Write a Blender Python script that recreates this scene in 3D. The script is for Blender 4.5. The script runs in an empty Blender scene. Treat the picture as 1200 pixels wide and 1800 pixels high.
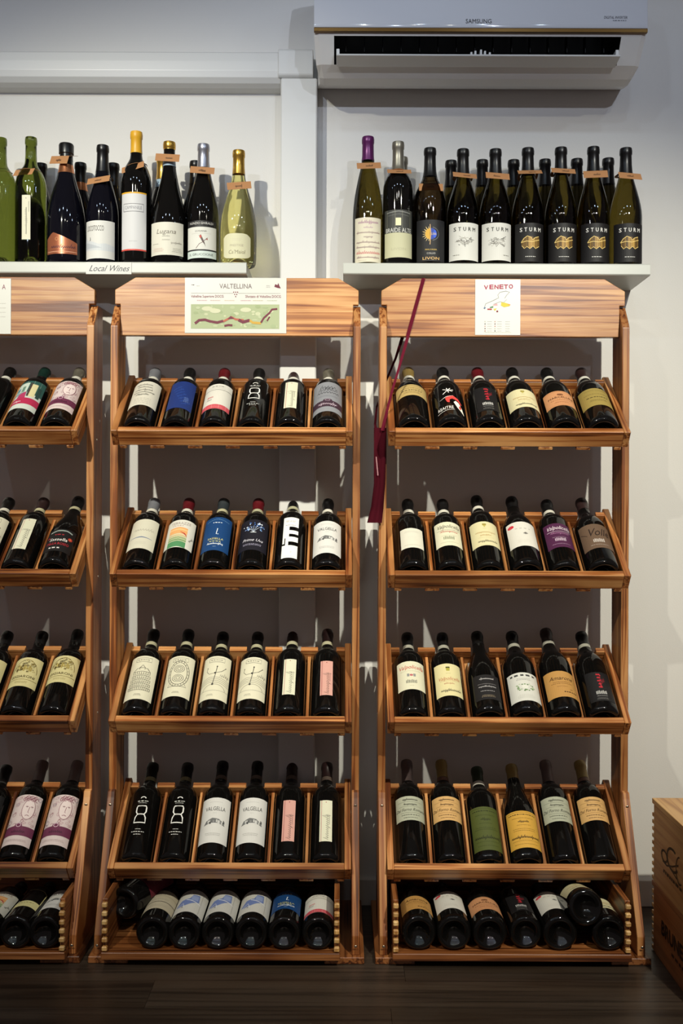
import bpy, bmesh, math, random
from mathutils import Vector, Matrix
random.seed(7)
C = bpy.context.scene.collection
SC = bpy.context.scene
pi = math.pi

# ------------------------------------------------------------ camera, world, lights, exposure
F = 1750.0; CZ = 1.068; ROLL = math.radians(0.22)
cam = bpy.data.cameras.new('camera'); cam.sensor_fit = 'VERTICAL'; cam.sensor_height = 36.0; cam.lens = 35.0
cam_o = bpy.data.objects.new('camera', cam); C.objects.link(cam_o)
cam_o.location = (0, 0, CZ); cam_o.rotation_euler = (pi/2, -ROLL, 0)
SC.camera = cam_o
SC.view_settings.view_transform = 'Standard'; SC.view_settings.look = 'None'
SC.view_settings.gamma = 1.0; SC.view_settings.use_curve_mapping = False
SC.view_settings.exposure = 0.0
w = bpy.data.worlds.new('shop_ambience'); SC.world = w; w.use_nodes = True
bg = w.node_tree.nodes['Background']; bg.inputs[0].default_value = (0.80, 0.66, 0.66, 1); bg.inputs[1].default_value = 0.145
def spot(name, loc, aim, energy, cone, blend, color, rad=0.028):
    l = bpy.data.lights.new(name, 'SPOT'); l.energy = energy; l.spot_size = math.radians(cone); l.spot_blend = blend
    l.color = color; l.shadow_soft_size = rad
    o = bpy.data.objects.new(name, l); C.objects.link(o); o.location = loc
    d = Vector(aim) - Vector(loc); o.rotation_euler = d.to_track_quat('-Z', 'Y').to_euler()
    return o
WARM = (0.985, 0.945, 0.79)
for (x, ax_, az_, e, cone) in ((-1.16, -0.52, 1.17, 345, 53), (-0.32, -0.25, 1.25, 8, 60), (0.25, 0.20, 1.25, 8, 60), (1.09, 0.58, 0.78, 350, 53)):
    spot('ceiling_spot', (x, 0.20, 2.74), (ax_, 2.70, az_), e, cone, 1.0, WARM)
for (x, ax_, e) in ((-1.2, -0.55, 132), (1.3, 0.45, 152)):
    spot('cool_spot', (x, -1.7, 2.66), (ax_, 2.70, 2.42), e, 30, 1.0, (0.76, 0.84, 1.0))
for x in (-1.5, -0.8, -0.1, 0.6, 1.3):
    spot('cool_fill', (x, 1.0, 2.82), (x, 1.001, 0), 5.6, 172, 0.2, (0.62, 0.80, 1.0), 0.035)  # unseen lamps added as cool fill in place of light bounced off the ceiling

def at(px, py, Y):
    """world point at depth Y seen at pixel (px, py) of the 1200x1800 frame"""
    a, b = px - 600.0, py - 900.0
    c, s = math.cos(ROLL), math.sin(ROLL)
    a, b = a*c + b*s, -a*s + b*c
    return Vector((a*Y/F, Y, CZ - b*Y/F))

# ------------------------------------------------------------ materials
def lin(h):
    if isinstance(h, (tuple, list)): return tuple(h[:3])
    v = [int(h[i:i+2], 16)/255 for i in (0, 2, 4)]
    return tuple(c/12.92 if c <= .04045 else ((c+.055)/1.055)**2.4 for c in v)
MATS = {}
def mat(name, col, rough=.5, metal=0, spec=.5, coat=0, trans=0, ior=1.45):
    if name in MATS: return MATS[name]
    m = bpy.data.materials.new(name); m.use_nodes = True; p = m.node_tree.nodes['Principled BSDF']
    p.inputs['Base Color'].default_value = (*lin(col), 1); p.inputs['Roughness'].default_value = rough
    p.inputs['Metallic'].default_value = metal; p.inputs['Specular IOR Level'].default_value = spec
    p.inputs['Coat Weight'].default_value = coat; p.inputs['Transmission Weight'].default_value = trans
    p.inputs['IOR'].default_value = ior
    MATS[name] = m; return m
def ink(h, metal=0):
    n = 'ink_%s%s' % (h, '_foil' if metal else '')
    return mat(n, h, .32 if metal else .55, metal)
def paint(name, col, rough, scale, bump, var=.04):
    m = mat(name, col, rough); nt = m.node_tree; p = nt.nodes['Principled BSDF']
    tc = nt.nodes.new('ShaderNodeTexCoord'); n = nt.nodes.new('ShaderNodeTexNoise'); n.inputs['Scale'].default_value = scale; n.inputs['Detail'].default_value = 4
    nt.links.new(tc.outputs['Object'], n.inputs['Vector'])
    b = nt.nodes.new('ShaderNodeBump'); b.inputs['Strength'].default_value = bump; b.inputs['Distance'].default_value = .002
    nt.links.new(n.outputs['Fac'], b.inputs['Height']); nt.links.new(b.outputs[0], p.inputs['Normal'])
    n2 = nt.nodes.new('ShaderNodeTexNoise'); n2.inputs['Scale'].default_value = 2.3; nt.links.new(tc.outputs['Object'], n2.inputs['Vector'])
    r = nt.nodes.new('ShaderNodeValToRGB'); c = lin(col)
    r.color_ramp.elements[0].position = .3; r.color_ramp.elements[1].position = .7
    r.color_ramp.elements[0].color = (*[x*(1-var) for x in c], 1); r.color_ramp.elements[1].color = (*[min(1, x*(1+var)) for x in c], 1)
    nt.links.new(n2.outputs['Fac'], r.inputs[0]); nt.links.new(r.outputs[0], p.inputs['Base Color'])
    return m
def wood(name, axis, dark, mid, light, rough=.42, fine=42, scorch=.40, stretch=1.6, coat=.12):
    m = bpy.data.materials.new(name); m.use_nodes = True; nt = m.node_tree; p = nt.nodes['Principled BSDF']
    L = nt.links.new
    tc = nt.nodes.new('ShaderNodeTexCoord'); oi = nt.nodes.new('ShaderNodeObjectInfo')
    mul = nt.nodes.new('ShaderNodeMath'); mul.operation = 'MULTIPLY'; mul.inputs[1].default_value = 17.0; L(oi.outputs['Random'], mul.inputs[0])
    add = nt.nodes.new('ShaderNodeVectorMath'); add.operation = 'ADD'; L(tc.outputs['Object'], add.inputs[0]); L(mul.outputs[0], add.inputs[1])
    def noise(across, along, detail, dist):
        mp = nt.nodes.new('ShaderNodeMapping'); s = [across]*3
        for k in (axis if isinstance(axis, tuple) else (axis,)): s[k] = along
        mp.inputs['Scale'].default_value = s
        L(add.outputs[0], mp.inputs[0]); n = nt.nodes.new('ShaderNodeTexNoise'); n.inputs['Scale'].default_value = 1; n.inputs['Detail'].default_value = detail
        n.inputs['Distortion'].default_value = dist; L(mp.outputs[0], n.inputs['Vector']); return n
    n1 = noise(fine, stretch, 3, .5); n2 = noise(fine*5, stretch*6, 2, 0); n3 = noise(7, 3.2, 3, .3)
    n4 = noise(fine*2.3, stretch*1.25, 2, .8)
    wr = nt.nodes.new('ShaderNodeMapRange'); wr.interpolation_type = 'SMOOTHSTEP'; wr.inputs[1].default_value = .36; wr.inputs[2].default_value = .58; wr.inputs[3].default_value = .12; wr.inputs[4].default_value = .80
    L(n4.outputs['Fac'], wr.inputs[0])
    mx = nt.nodes.new('ShaderNodeMix'); mx.data_type = 'FLOAT'; mx.inputs[0].default_value = .48; L(n1.outputs['Fac'], mx.inputs[2]); L(wr.outputs[0], mx.inputs[3])
    r = nt.nodes.new('ShaderNodeValToRGB'); e = r.color_ramp.elements
    e[0].position = .22; e[0].color = (*lin(dark), 1); e[1].position = .72; e[1].color = (*lin(light), 1)
    k = e.new(.42); k.color = (*lin(mid), 1)
    L(mx.outputs[0], r.inputs[0])
    mr = nt.nodes.new('ShaderNodeMapRange'); mr.inputs[1].default_value = .33; mr.inputs[2].default_value = .62; mr.inputs[3].default_value = scorch; mr.inputs[4].default_value = 1.0
    L(n3.outputs['Fac'], mr.inputs[0])
    m1 = nt.nodes.new('ShaderNodeMix'); m1.data_type = 'RGBA'; m1.blend_type = 'MULTIPLY'; m1.inputs[0].default_value = 1.0
    cm = nt.nodes.new('ShaderNodeCombineColor')
    pw = nt.nodes.new('ShaderNodeMath'); pw.operation = 'POWER'; pw.inputs[1].default_value = 1.35; L(mr.outputs[0], pw.inputs[0])
    pw2 = nt.nodes.new('ShaderNodeMath'); pw2.operation = 'POWER'; pw2.inputs[1].default_value = 1.7; L(mr.outputs[0], pw2.inputs[0])
    L(mr.outputs[0], cm.inputs[0]); L(pw.outputs[0], cm.inputs[1]); L(pw2.outputs[0], cm.inputs[2])
    L(r.outputs[0], m1.inputs[6]); L(cm.outputs[0], m1.inputs[7])
    # board to board variation
    vr = nt.nodes.new('ShaderNodeMapRange'); vr.inputs[3].default_value = .82; vr.inputs[4].default_value = 1.12; L(oi.outputs['Random'], vr.inputs[0])
    hs = nt.nodes.new('ShaderNodeHueSaturation'); L(vr.outputs[0], hs.inputs['Value']); L(m1.outputs[2], hs.inputs['Color'])
    L(hs.outputs[0], p.inputs['Base Color'])
    b = nt.nodes.new('ShaderNodeBump'); b.inputs['Strength'].default_value = .25; b.inputs['Distance'].default_value = .001
    L(n2.outputs['Fac'], b.inputs['Height']); L(b.outputs[0], p.inputs['Normal'])
    p.inputs['Roughness'].default_value = rough; p.inputs['Coat Weight'].default_value = coat; p.inputs['Coat Roughness'].default_value = .25
    return m
PINE = ('3e1a0a', 'a4622f', 'd9a166')
W = [wood('pine_grain_' + 'xyz'[i], i, *PINE) for i in range(3)]
WBR = wood('pine_brace', (1, 2), *PINE)
WH = wood('pine_header', 0, '74391a', 'bb7c44', 'dfac72', fine=34, scorch=.68)
WD = [wood('pine_dark_shaded_' + 'xy'[i], i, '2c1206', '7a451f', 'ab7040', scorch=.45) for i in range(2)]  # crates and feet: darker stain, with some of their shade put into the colour
WE = wood('pine_end', 2, 'a8743c', 'cc9c5c', 'e2bc80', scorch=.7, stretch=20)
WC = wood('crate_wood', 1, '9a6a38', 'b88850', 'c89c62', fine=26, scorch=.85)
WC2 = wood('crate_wood_dark', 1, '7a4824', '95592e', 'a86a3a', fine=26, scorch=.85)
WF = wood('floor_wood', 0, '28211b', '382e26', '453a30', fine=24, scorch=.75, rough=.36, stretch=1.1, coat=.05)
WALL = paint('wall_paint', 'd8d6d2', .75, 260, .12, .015)
WHITE = paint('white_lacquer', 'bfc1ba', .35, 120, .03, .01)
DUCT = mat('white_pvc', 'd4d4d2', .35)
ACB = mat('ac_plastic', 'e2dfda', .38)
ACP = mat('ac_gloss', 'd2d4da', .10, coat=.6)
BLACK = mat('black_plastic', '0a0a0c', .35)
GOLDL = mat('gold_line', '6a4c20', .3, .7)
SCREW = mat('screw_steel', 'b8b0a0', .3, 1)
GLASS = {
 'dark': mat('dark_glass', (.0035, .0032, .0030), .04, spec=.42),
 'blue': mat('blueblack_glass', (.003, .003, .006), .05, spec=.42),
 'olive': mat('olive_glass', (.095, .070, .012), .02, trans=1, ior=1.40),
 'brown': mat('brown_glass', (.06, .035, .012), .02, trans=1, ior=1.40),
 'green': mat('green_glass', (.13, .16, .025), .02, trans=1, ior=1.40),
 'clear': mat('straw_wine_glass', (.86, .80, .32), .01, trans=1, ior=1.42),
}
KRAFT = paint('kraft_paper', 'a8784e', .8, 300, .1, .05)
CAPS = {'black': mat('cap_black', '0c0b0c', .32), 'red': mat('cap_red', '560e16', .35), 'grey': mat('cap_grey', '7d7f86', .35, .3),
 'silver': mat('cap_silver', 'a9aab4', .28, .8), 'yellow': mat('cap_yellow', 'd9a325', .4), 'gold': mat('cap_gold', 'c49a44', .25, .85),
 'goldtan': mat('cap_goldtan', '98804a', .4, .2), 'purple': mat('cap_purple', '5c2058', .3, .3), 'pewter': mat('cap_pewter', '8f8a7c', .35, .7),
 'green': mat('cap_green', '25331f', .4), 'brown': mat('cap_brown', '2a1a1a', .35), 'copper': mat('cap_copper', 'c58259', .25, .85),
 'dgreen': mat('cap_darkgreen', '0c2822', .35), 'greydark': mat('cap_anthracite', '2c3236', .4), 'pinkgrey': mat('cap_mauve', '6a5a58', .4, .3),
 'cork': mat('cap_cork', 'a0805c', .7)}

# ------------------------------------------------------------ mesh helpers
def link(name, me, parent=None, m=None):
    o = bpy.data.objects.new(name, me); C.objects.link(o)
    if parent is not None: o.parent = parent
    if m is not None and me is not None and len(me.materials) == 0: me.materials.append(m)
    return o
def tag(o, label=None, cat=None, group=None, kind=None):
    if label: o['label'] = label
    if cat: o['category'] = cat
    if group: o['group'] = group
    if kind: o['kind'] = kind
    return o
def empty(name, loc=(0, 0, 0), parent=None):
    o = bpy.data.objects.new(name, None); C.objects.link(o); o.location = loc; o.empty_display_size = .05
    if parent is not None: o.parent = parent
    return o
def mesh(name, v, f, smooth=False):
    me = bpy.data.meshes.new(name); me.from_pydata([tuple(p) for p in v], [], f); me.update()
    if smooth:
        for p in me.polygons: p.use_smooth = True
    return me
def bevel_mesh(me, wd, seg=1):
    bm = bmesh.new(); bm.from_mesh(me); bmesh.ops.recalc_face_normals(bm, faces=bm.faces)
    if wd: bmesh.ops.bevel(bm, geom=list(bm.edges), offset=wd, segments=seg, affect='EDGES', clamp_overlap=True)
    bm.to_mesh(me); bm.free(); me.update(); return me
def box_mesh(name, x0, x1, y0, y1, z0, z1, bev=.0012):
    v = [(x, y, z) for z in (z0, z1) for y in (y0, y1) for x in (x0, x1)]
    f = [(0, 2, 3, 1), (4, 5, 7, 6), (0, 1, 5, 4), (2, 6, 7, 3), (0, 4, 6, 2), (1, 3, 7, 5)]
    return bevel_mesh(mesh(name, v, f), bev)
def prism_mesh(name, poly, a0, a1, axis, bev=.001):
    """poly in the two other axes, extruded along axis"""
    n = len(poly); v = []
    for a in (a0, a1):
        for (p, q) in poly:
            v.append((a, p, q) if axis == 0 else (p, a, q) if axis == 1 else (p, q, a))
    f = [tuple(range(n)), tuple(range(n, 2*n))] + [(i, (i+1) % n, n+(i+1) % n, n+i) for i in range(n)]
    return bevel_mesh(mesh(name, v, f), bev)
def lathe_mesh(name, prof, seg=36, close=True, smooth_angle=40):
    v = []; f = []; rings = []
    for (r, z) in prof:
        if r < 1e-6: rings.append([len(v)]); v.append((0, 0, z))
        else:
            rings.append(list(range(len(v), len(v)+seg)))
            v += [(r*math.sin(2*pi*i/seg), -r*math.cos(2*pi*i/seg), z) for i in range(seg)]
    for a, b in zip(rings, rings[1:]):
        for i in range(seg):
            j = (i+1) % seg
            if len(a) == 1: f.append((a[0], b[j], b[i]))
            elif len(b) == 1: f.append((a[i], a[j], b[0]))
            else: f.append((a[i], a[j], b[j], b[i]))
    me = mesh(name, v, f, True)
    bm = bmesh.new(); bm.from_mesh(me); bmesh.ops.recalc_face_normals(bm, faces=bm.faces)
    for e in bm.edges:
        if len(e.link_faces) == 2 and e.calc_face_angle(0) > math.radians(smooth_angle): e.smooth = False
    bm.to_mesh(me); bm.free(); return me
def strip_mesh(name, pts, widths, thick, side=Vector((1, 0, 0))):
    """a flat band with thickness along 3D points"""
    v = []; f = []
    for i, p in enumerate(pts):
        p = Vector(p); d = (Vector(pts[min(i+1, len(pts)-1)]) - Vector(pts[max(i-1, 0)])).normalized()
        s = (side - d*side.dot(d)).normalized(); n = d.cross(s).normalized(); wd = widths[i]/2
        v += [p+s*wd+n*thick/2, p-s*wd+n*thick/2, p-s*wd-n*thick/2, p+s*wd-n*thick/2]
    for i in range(len(pts)-1):
        a = 4*i
        for k in range(4): f.append((a+k, a+(k+1) % 4, a+4+(k+1) % 4, a+4+k))
    f += [(0, 3, 2, 1), tuple(len(v)-4+k for k in range(4))]
    return bevel_mesh(mesh(name, v, f), 0)

# ------------------------------------------------------------ flat print: text, lines, fills (percent units), then wrapped on anything
TXT = {}
def text_geo(s):
    if s in TXT: return TXT[s]
    cu = bpy.data.curves.new('lettering_source', 'FONT'); cu.body = s; cu.size = 1; cu.resolution_u = 2; cu.align_x = 'LEFT'; cu.align_y = 'BOTTOM_BASELINE'
    o = bpy.data.objects.new('lettering_source', cu); me = o.to_mesh()
    v = [(p.co.x, p.co.y) for p in me.vertices]; f = [tuple(p.vertices) for p in me.polygons]
    o.to_mesh_clear(); bpy.data.objects.remove(o); bpy.data.curves.remove(cu)
    x0 = min(p[0] for p in v); x1 = max(p[0] for p in v)
    v = [((p[0]-x0)/(x1-x0), p[1]/.69) for p in v]      # x: 0..1, y: cap height = 1
    TXT[s] = (v, f); return TXT[s]
class Print:
    """collects 2D shapes in millimetres, each with an ink"""
    def __init__(s): s.v = []; s.f = []; s.m = []; s.mats = []; s.k = 0; s.inl = False
    def mi(s, col):
        m = col if not isinstance(col, str) else ink(col)
        if m not in s.mats: s.mats.append(m)
        return s.mats.index(m)
    def poly(s, pts, col, lay=1):
        if not s.inl: s.k += 1
        lay += .05*s.k
        b = len(s.v); s.v += [(x, y, lay) for x, y in pts]; s.f.append(tuple(range(b, b+len(pts)))); s.m.append(s.mi(col))
    def rect(s, x0, y0, x1, y1, col, lay=1): s.poly([(x0, y0), (x1, y0), (x1, y1), (x0, y1)], col, lay)
    def ell(s, x, y, rx, ry, col, n=20, lay=1): s.poly([(x+rx*math.cos(2*pi*i/n), y+ry*math.sin(2*pi*i/n)) for i in range(n)], col, lay)
    def line(s, pts, wd, col, lay=2, taper=False):
        wd = wd*1.3+.1
        n = len(pts)
        L = []; R = []
        for i, (x, y) in enumerate(pts):
            ax, ay = pts[max(i-1, 0)]; bx, by = pts[min(i+1, n-1)]
            dx, dy = bx-ax, by-ay; l = math.hypot(dx, dy) or 1; k = wd/2*(1-.75*abs(2*i/(n-1)-1) if taper else 1)
            L.append((x-dy/l*k, y+dx/l*k)); R.append((x+dy/l*k, y-dx/l*k))
        s.k += 1; s.inl = True
        for i in range(n-1): s.poly([L[i], R[i], R[i+1], L[i+1]], col, lay)
        s.inl = False
    def ring(s, x, y, rx, ry, wd, col, a0=0, a1=360, n=24, lay=2):
        s.line([(x+rx*math.cos(math.radians(a0+(a1-a0)*i/n)), y+ry*math.sin(math.radians(a0+(a1-a0)*i/n))) for i in range(n+1)], wd, col, lay)
    def text(s, t, x, y, h, wd, col, shear=0, lay=3, arch=0, rot=0, bold=0):
        if bold:
            for dx, dy in ((-bold, 0), (bold, 0), (0, bold), (0, -bold)): s.text(t, x+dx, y+dy, h, wd, col, shear, lay, arch, rot)
            return
        s.k += 1; lay += .05*s.k
        v, f = text_geo(t); b = len(s.v); c, sn = math.cos(rot), math.sin(rot)
        for (p, q) in v:
            X = (p-.5)*wd+shear*q*h; Y = (q-.5)*h + arch*(1-(2*p-1)**2)
            s.v.append((x+X*c-Y*sn, y+X*sn+Y*c, lay))
        k = s.mi(col)
        for g in f: s.f.append(tuple(b+i for i in g)); s.m.append(k)
    def dashes(s, x, y, wd, h, col, rows=1, pitch=0, seed=1, lay=2, fill=.8):
        r = random.Random(seed); s.k += 1; s.inl = True
        for i in range(rows):
            w_ = wd*r.uniform(.72, 1) if rows > 1 else wd; u = -w_/2; yy = y-i*pitch
            while u < w_/2-.3:
                d = min(r.uniform(1.2, 4.2)*h*.9, w_/2-u)
                s.rect(x+u, yy-h/2, x+u+d*fill, yy+h/2, col, lay); u += d+h*.35
        s.inl = False
    def script(s, x, y, wd, h, col, th=.5, seed=1, lay=2, slant=.35, rot=0, dense=1.0):
        """illegible handwriting: one wandering pen line"""
        r = random.Random(seed); n = max(5, int(wd/(h*.42)*dense)); pts = []; c, sn = math.cos(rot), math.sin(rot)
        for i in range(n*4):
            t = i/(n*4-1); ph = i % 4; up = (h*(.9 if r.random() < .22 else .5)*r.uniform(.8, 1.1)) if ph == 1 else (-h*.45 if (ph == 3 and r.random() < .15) else 0)
            X = (t-.5)*wd+slant*up+(h*.12 if ph == 2 else 0); Y = up-h*.3
            pts.append((x+X*c-Y*sn, y+X*sn+Y*c))
        s.line(pts, th, col, lay)
    def build(s, name, mapf, cut=None):
        me = bpy.data.meshes.new(name); bm = bmesh.new()
        vs = [bm.verts.new(p) for p in s.v]
        for g, k in zip(s.f, s.m):
            try: fc = bm.faces.new([vs[i] for i in g]); fc.material_index = k
            except ValueError: pass
        bmesh.ops.triangulate(bm, faces=[fc for fc in bm.faces if len(fc.verts) > 4])
        if cut:
            lo, hi = min(p[0] for p in s.v), max(p[0] for p in s.v); k = math.ceil(lo/cut)
            while k*cut < hi:
                bmesh.ops.bisect_plane(bm, geom=bm.verts[:]+bm.edges[:]+bm.faces[:], plane_co=(k*cut, 0, 0), plane_no=(1, 0, 0)); k += 1
        for v in bm.verts: v.co = mapf(*v.co)
        bm.to_mesh(me); bm.free()
        for m in s.mats: me.materials.append(m)
        return me
def wrap(R, zc):
    def f(x, y, lay):
        r = R+.0002+lay*.00010; a = x*.001/R
        return Vector((r*math.sin(a), -r*math.cos(a), zc+y*.001))
    return f

# ------------------------------------------------------------ label designs: each draws on a Print inside a w x h mm field centred on 0,0
def d_scribble(P, w, h):
    for i, (t, k) in enumerate(((.36, .5), (.26, .45), (.15, .55), (.05, .66), (-.05, .4))): P.script(-w*.05+(i % 2)*3, h*t, w*k, h*.07, '1c1a18', .9, 3+i, slant=.2)
    P.dashes(0, -h*.22, w*.6, h*.02, 'b5afa2', 4, h*.065, 5)
def d_blue(P, w, h):
    for i in range(7): P.script(w*(-.2+.07*i), h*(.25-.09*i), w*.35, h*.06, '2d4f9c', .7, 40+i, rot=.5)
    P.dashes(w*.22, -h*.1, 14, 1.6, '6f87bd', 5, 4.5, 3)
def d_redband(P, w, h):
    P.rect(-w/2, -h/2, w/2, -h*.33, 'c8505a'); P.dashes(0, -h*.41, w*.5, 1.5, 'e08a8c', 2, 3.4, 3)
    P.line([(-w/2, h*.26), (w/2, h*.26)], .9, '2a2422'); P.dashes(0, h*.40, w*.42, 2.2, '3a3432', 1, 0, 2); P.dashes(0, h*.33, w*.5, .9, '8a8480', 1, 0, 4)
    P.script(-w*.22, -h*.02, 15, 12, 'c4404c', 1.1, 9); P.script(-w*.25, -h*.13, 13, 9, '55504e', .5, 12)
def d_eight(P, w, h):
    k = 'e9e7e2'
    P.ring(0, h*.42, 6, 4.5, 1.6, k, 0, 180, 10); P.dashes(0, h*.355, w*.42, 2.2, k, 1, 0, 2, fill=.75); P.dashes(0, h*.31, w*.34, 1, k, 1, 0, 4)
    def rr(pts): pts = [(x*1.28, y) for x, y in pts]; P.line(pts+[pts[0], pts[1]], 2.4, k)
    rr([(-8, h*.24), (8, h*.24), (9.5, h*.20), (9.5, h*.10), (6.5, h*.045), (-6.5, h*.045), (-9.5, h*.10), (-9.5, h*.20)])
    rr([(-6.5, h*.04), (6.5, h*.04), (10, -h*.03), (11, -h*.15), (-11, -h*.15), (-10, -h*.03)])
    P.dashes(0, -h*.30, 14, 1.3, k, 1, 0, 3); P.dashes(0, -h*.36, w*.5, 1.7, k, 1, 0, 5); P.dashes(0, -h*.42, 18, 1.5, k, 1, 0, 6)
def mk_strip(line):
    def d(P, w, h):
        P.line([(-w*.36, -h*.5), (-w*.36, h*.5)], .7, line)
        P.script(w*.06, -h*.16, h*.6, w*.42, '2c2626', .7, 21, rot=pi/2); P.line([(-w*.3, h*.12), (w*.4, h*.12)], .5, '4a4444')
        P.ell(0, h*.45, 1.5, 1.5, line, 8); P.line([(w*.28, -h*.1), (w*.28, h*.14)], .5, '3a3434')
    return d
def d_greyscript(P, w, h):
    for i in range(3): P.script(0, h*(.33-.09*i), w*(.45+.1*i), h*.12, '17161a', 1.2, 31+i)
    P.dashes(0, h*.04, w*.7, .8, '70717a', 3, 3, 6)
    P.rect(-w/2, -h*.34, w/2, -h*.14, '3a2634'); P.ell(0, -h*.13, 12, 7, '3a2634', 16); P.ring(0, -h*.12, 6, 4, 1, 'a58fa0', n=12)
    P.script(0, -h*.24, w*.55, h*.08, 'cbb9c6', 1.0, 44)
def d_creamscript(P, w, h):
    P.script(w*.03, h*.14, w*.66, h*.12, '8a8478', .7, 51); P.line([(-w*.42, -h*.155), (0, -h*.12), (w*.36, -h*.155)], 2.6, '5c6c92', taper=True)
    P.dashes(0, -h*.28, w*.4, 1, 'b7b1a2', 3, 4, 5)
def d_landscape(P, w, h):
    P.text('TERRAZZE', 0, h*.37, h*.09, w*.62, '9c8a84'); P.dashes(-w*.08, h*.28, w*.34, 2.4, 'b08a80', 1, 0, 3)
    x0, x1 = -w*.32, w*.24
    def band(y0, y1, c, l=1): P.poly([(x0, h*y0), (0, h*(y0+.03)), (x1, h*y0), (x1, h*y1), (0, h*(y1+.03)), (x0, h*y1)], c, l)
    band(-.02, .20, 'e2a468'); band(.10, .14, 'ecc08a', 2); band(-.12, -.02, 'c9b58a'); band(-.20, -.12, '9aa678'); band(-.30, -.20, '7f9a6a'); band(-.5, -.30, '4f8a5c')
    for y in (-.06, -.14, -.22, -.30): P.line([(x0, h*y), (0, h*(y+.035)), (x1, h*y)], .9, 'e6dfc4', 3)
    P.line([(w*.02, h*.06), (w*.16, h*.0), (x1, -h*.09)], 2.8, 'b3232c', 3, True); P.script(w*.37, -h*.15, 16, 7, '4a4640', .8, 8, rot=.9)
def d_blueL(P, w, h):
    P.line([(-w*.38, h*.38), (0, h*.44), (w*.38, h*.38)], .6, '6c9ac2'); P.dashes(0, h*.33, w*.3, 2.6, 'e6ecf0', 1, 0, 3)
    P.line([(2, h*.15), (0, -h*.02), (6, -h*.02)], 1.3, 'e6ecf0')
    P.text('SASSELLA', 0, -h*.16, h*.055, w*.5, 'd6cf7a'); P.dashes(0, -h*.235, w*.36, 2.4, 'd6cf7a', 1, 0, 5); P.script(0, -h*.30, w*.5, h*.06, 'e6ecf0', .9, 14); P.dashes(0, -h*.39, 8, 1.2, 'b9cbd9')
def d_tree(P, w, h):
    r = random.Random(5)
    for i in range(46):
        a = r.uniform(0, pi); q = r.uniform(.35, 1); P.ell(w*.36*q*math.cos(a), h*(.14+.30*q*math.sin(a)), r.uniform(1.2, 2.6), r.uniform(1.2, 2.4), r.choice(['3f6cb4', '8fb0dc', 'dfe8f2', '2b4a8a', '5e88c4']), 7)
    for a in (-.7, -.35, 0, .35, .7): P.line([(0, h*.08), (w*.14*a, h*.18), (w*.3*a, h*.28)], .6, 'b8c4d6')
    P.ell(0, h*.07, 8, 1.6, 'c9ccd2'); P.text('Prime Uva', 0, -h*.18, h*.085, w*.62, 'd9d7e2', .35); P.dashes(0, -h*.31, w*.6, 1.6, 'a09cb4', 2, 4, 6)
def d_blocks(P, w, h):
    k = 'e8e7e3'; u = w/10; q = h/20
    def b(x0, y0, x1, y1): P.rect(x0*u, y0*q, x1*u, y1*q, k)
    b(-4.4, 5.2, 5, 10); b(-4.4, -.5, -.6, 5.2); b(-.6, 1.6, 5, 3.4); b(-2.6, -2.2, 5, .2); b(-2.6, -4, -.8, -2.2); b(-4.6, -10, 5, -4)
    b(-4.4, -3.2, -3.2, -.5)
    P.dashes(0, 8.2*q, 6*u, 3, 'c6c4be', 2, 3.6, 2); P.dashes(0, 6*q, 6*u, 1.5, '55524e', 1, 0, 2); P.ell(1*u, -7.2*q, 2, 2.4, 'c9c7c2'); P.dashes(0, -9.2*q, 7*u, .9, '9a9894')
def d_valgella(P, w, h):
    P.text('VALGELLA', 0, h*.25, h*.085, w*.62, '2e2c2e'); P.dashes(0, h*.40, w*.4, 1, 'a9a7a4'); P.dashes(0, h*.15, 10, .9, 'a9a7a4')
    r = random.Random(3)
    P.poly([(-w*.32, -h*.12), (-w*.24, -h*.02), (-w*.06, h*.04), (w*.14, h*.02), (w*.30, -h*.06), (w*.34, -h*.12), (w*.1, -h*.07), (-w*.1, -h*.07)], '6c6c6c', 1)
    for i in range(16):
        x = w*r.uniform(-.26, .28); P.rect(x, -h*.1+r.uniform(0, h*.05), x+r.uniform(1.5, 4), -h*.04+r.uniform(0, h*.05), r.choice(['2f2f30', '4a4a4b', 'c9c8c5', '8d8d8c']), 2)
    P.dashes(0, -h*.30, w*.6, 1.1, '8a8886', 2, 4.5, 8)
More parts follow.
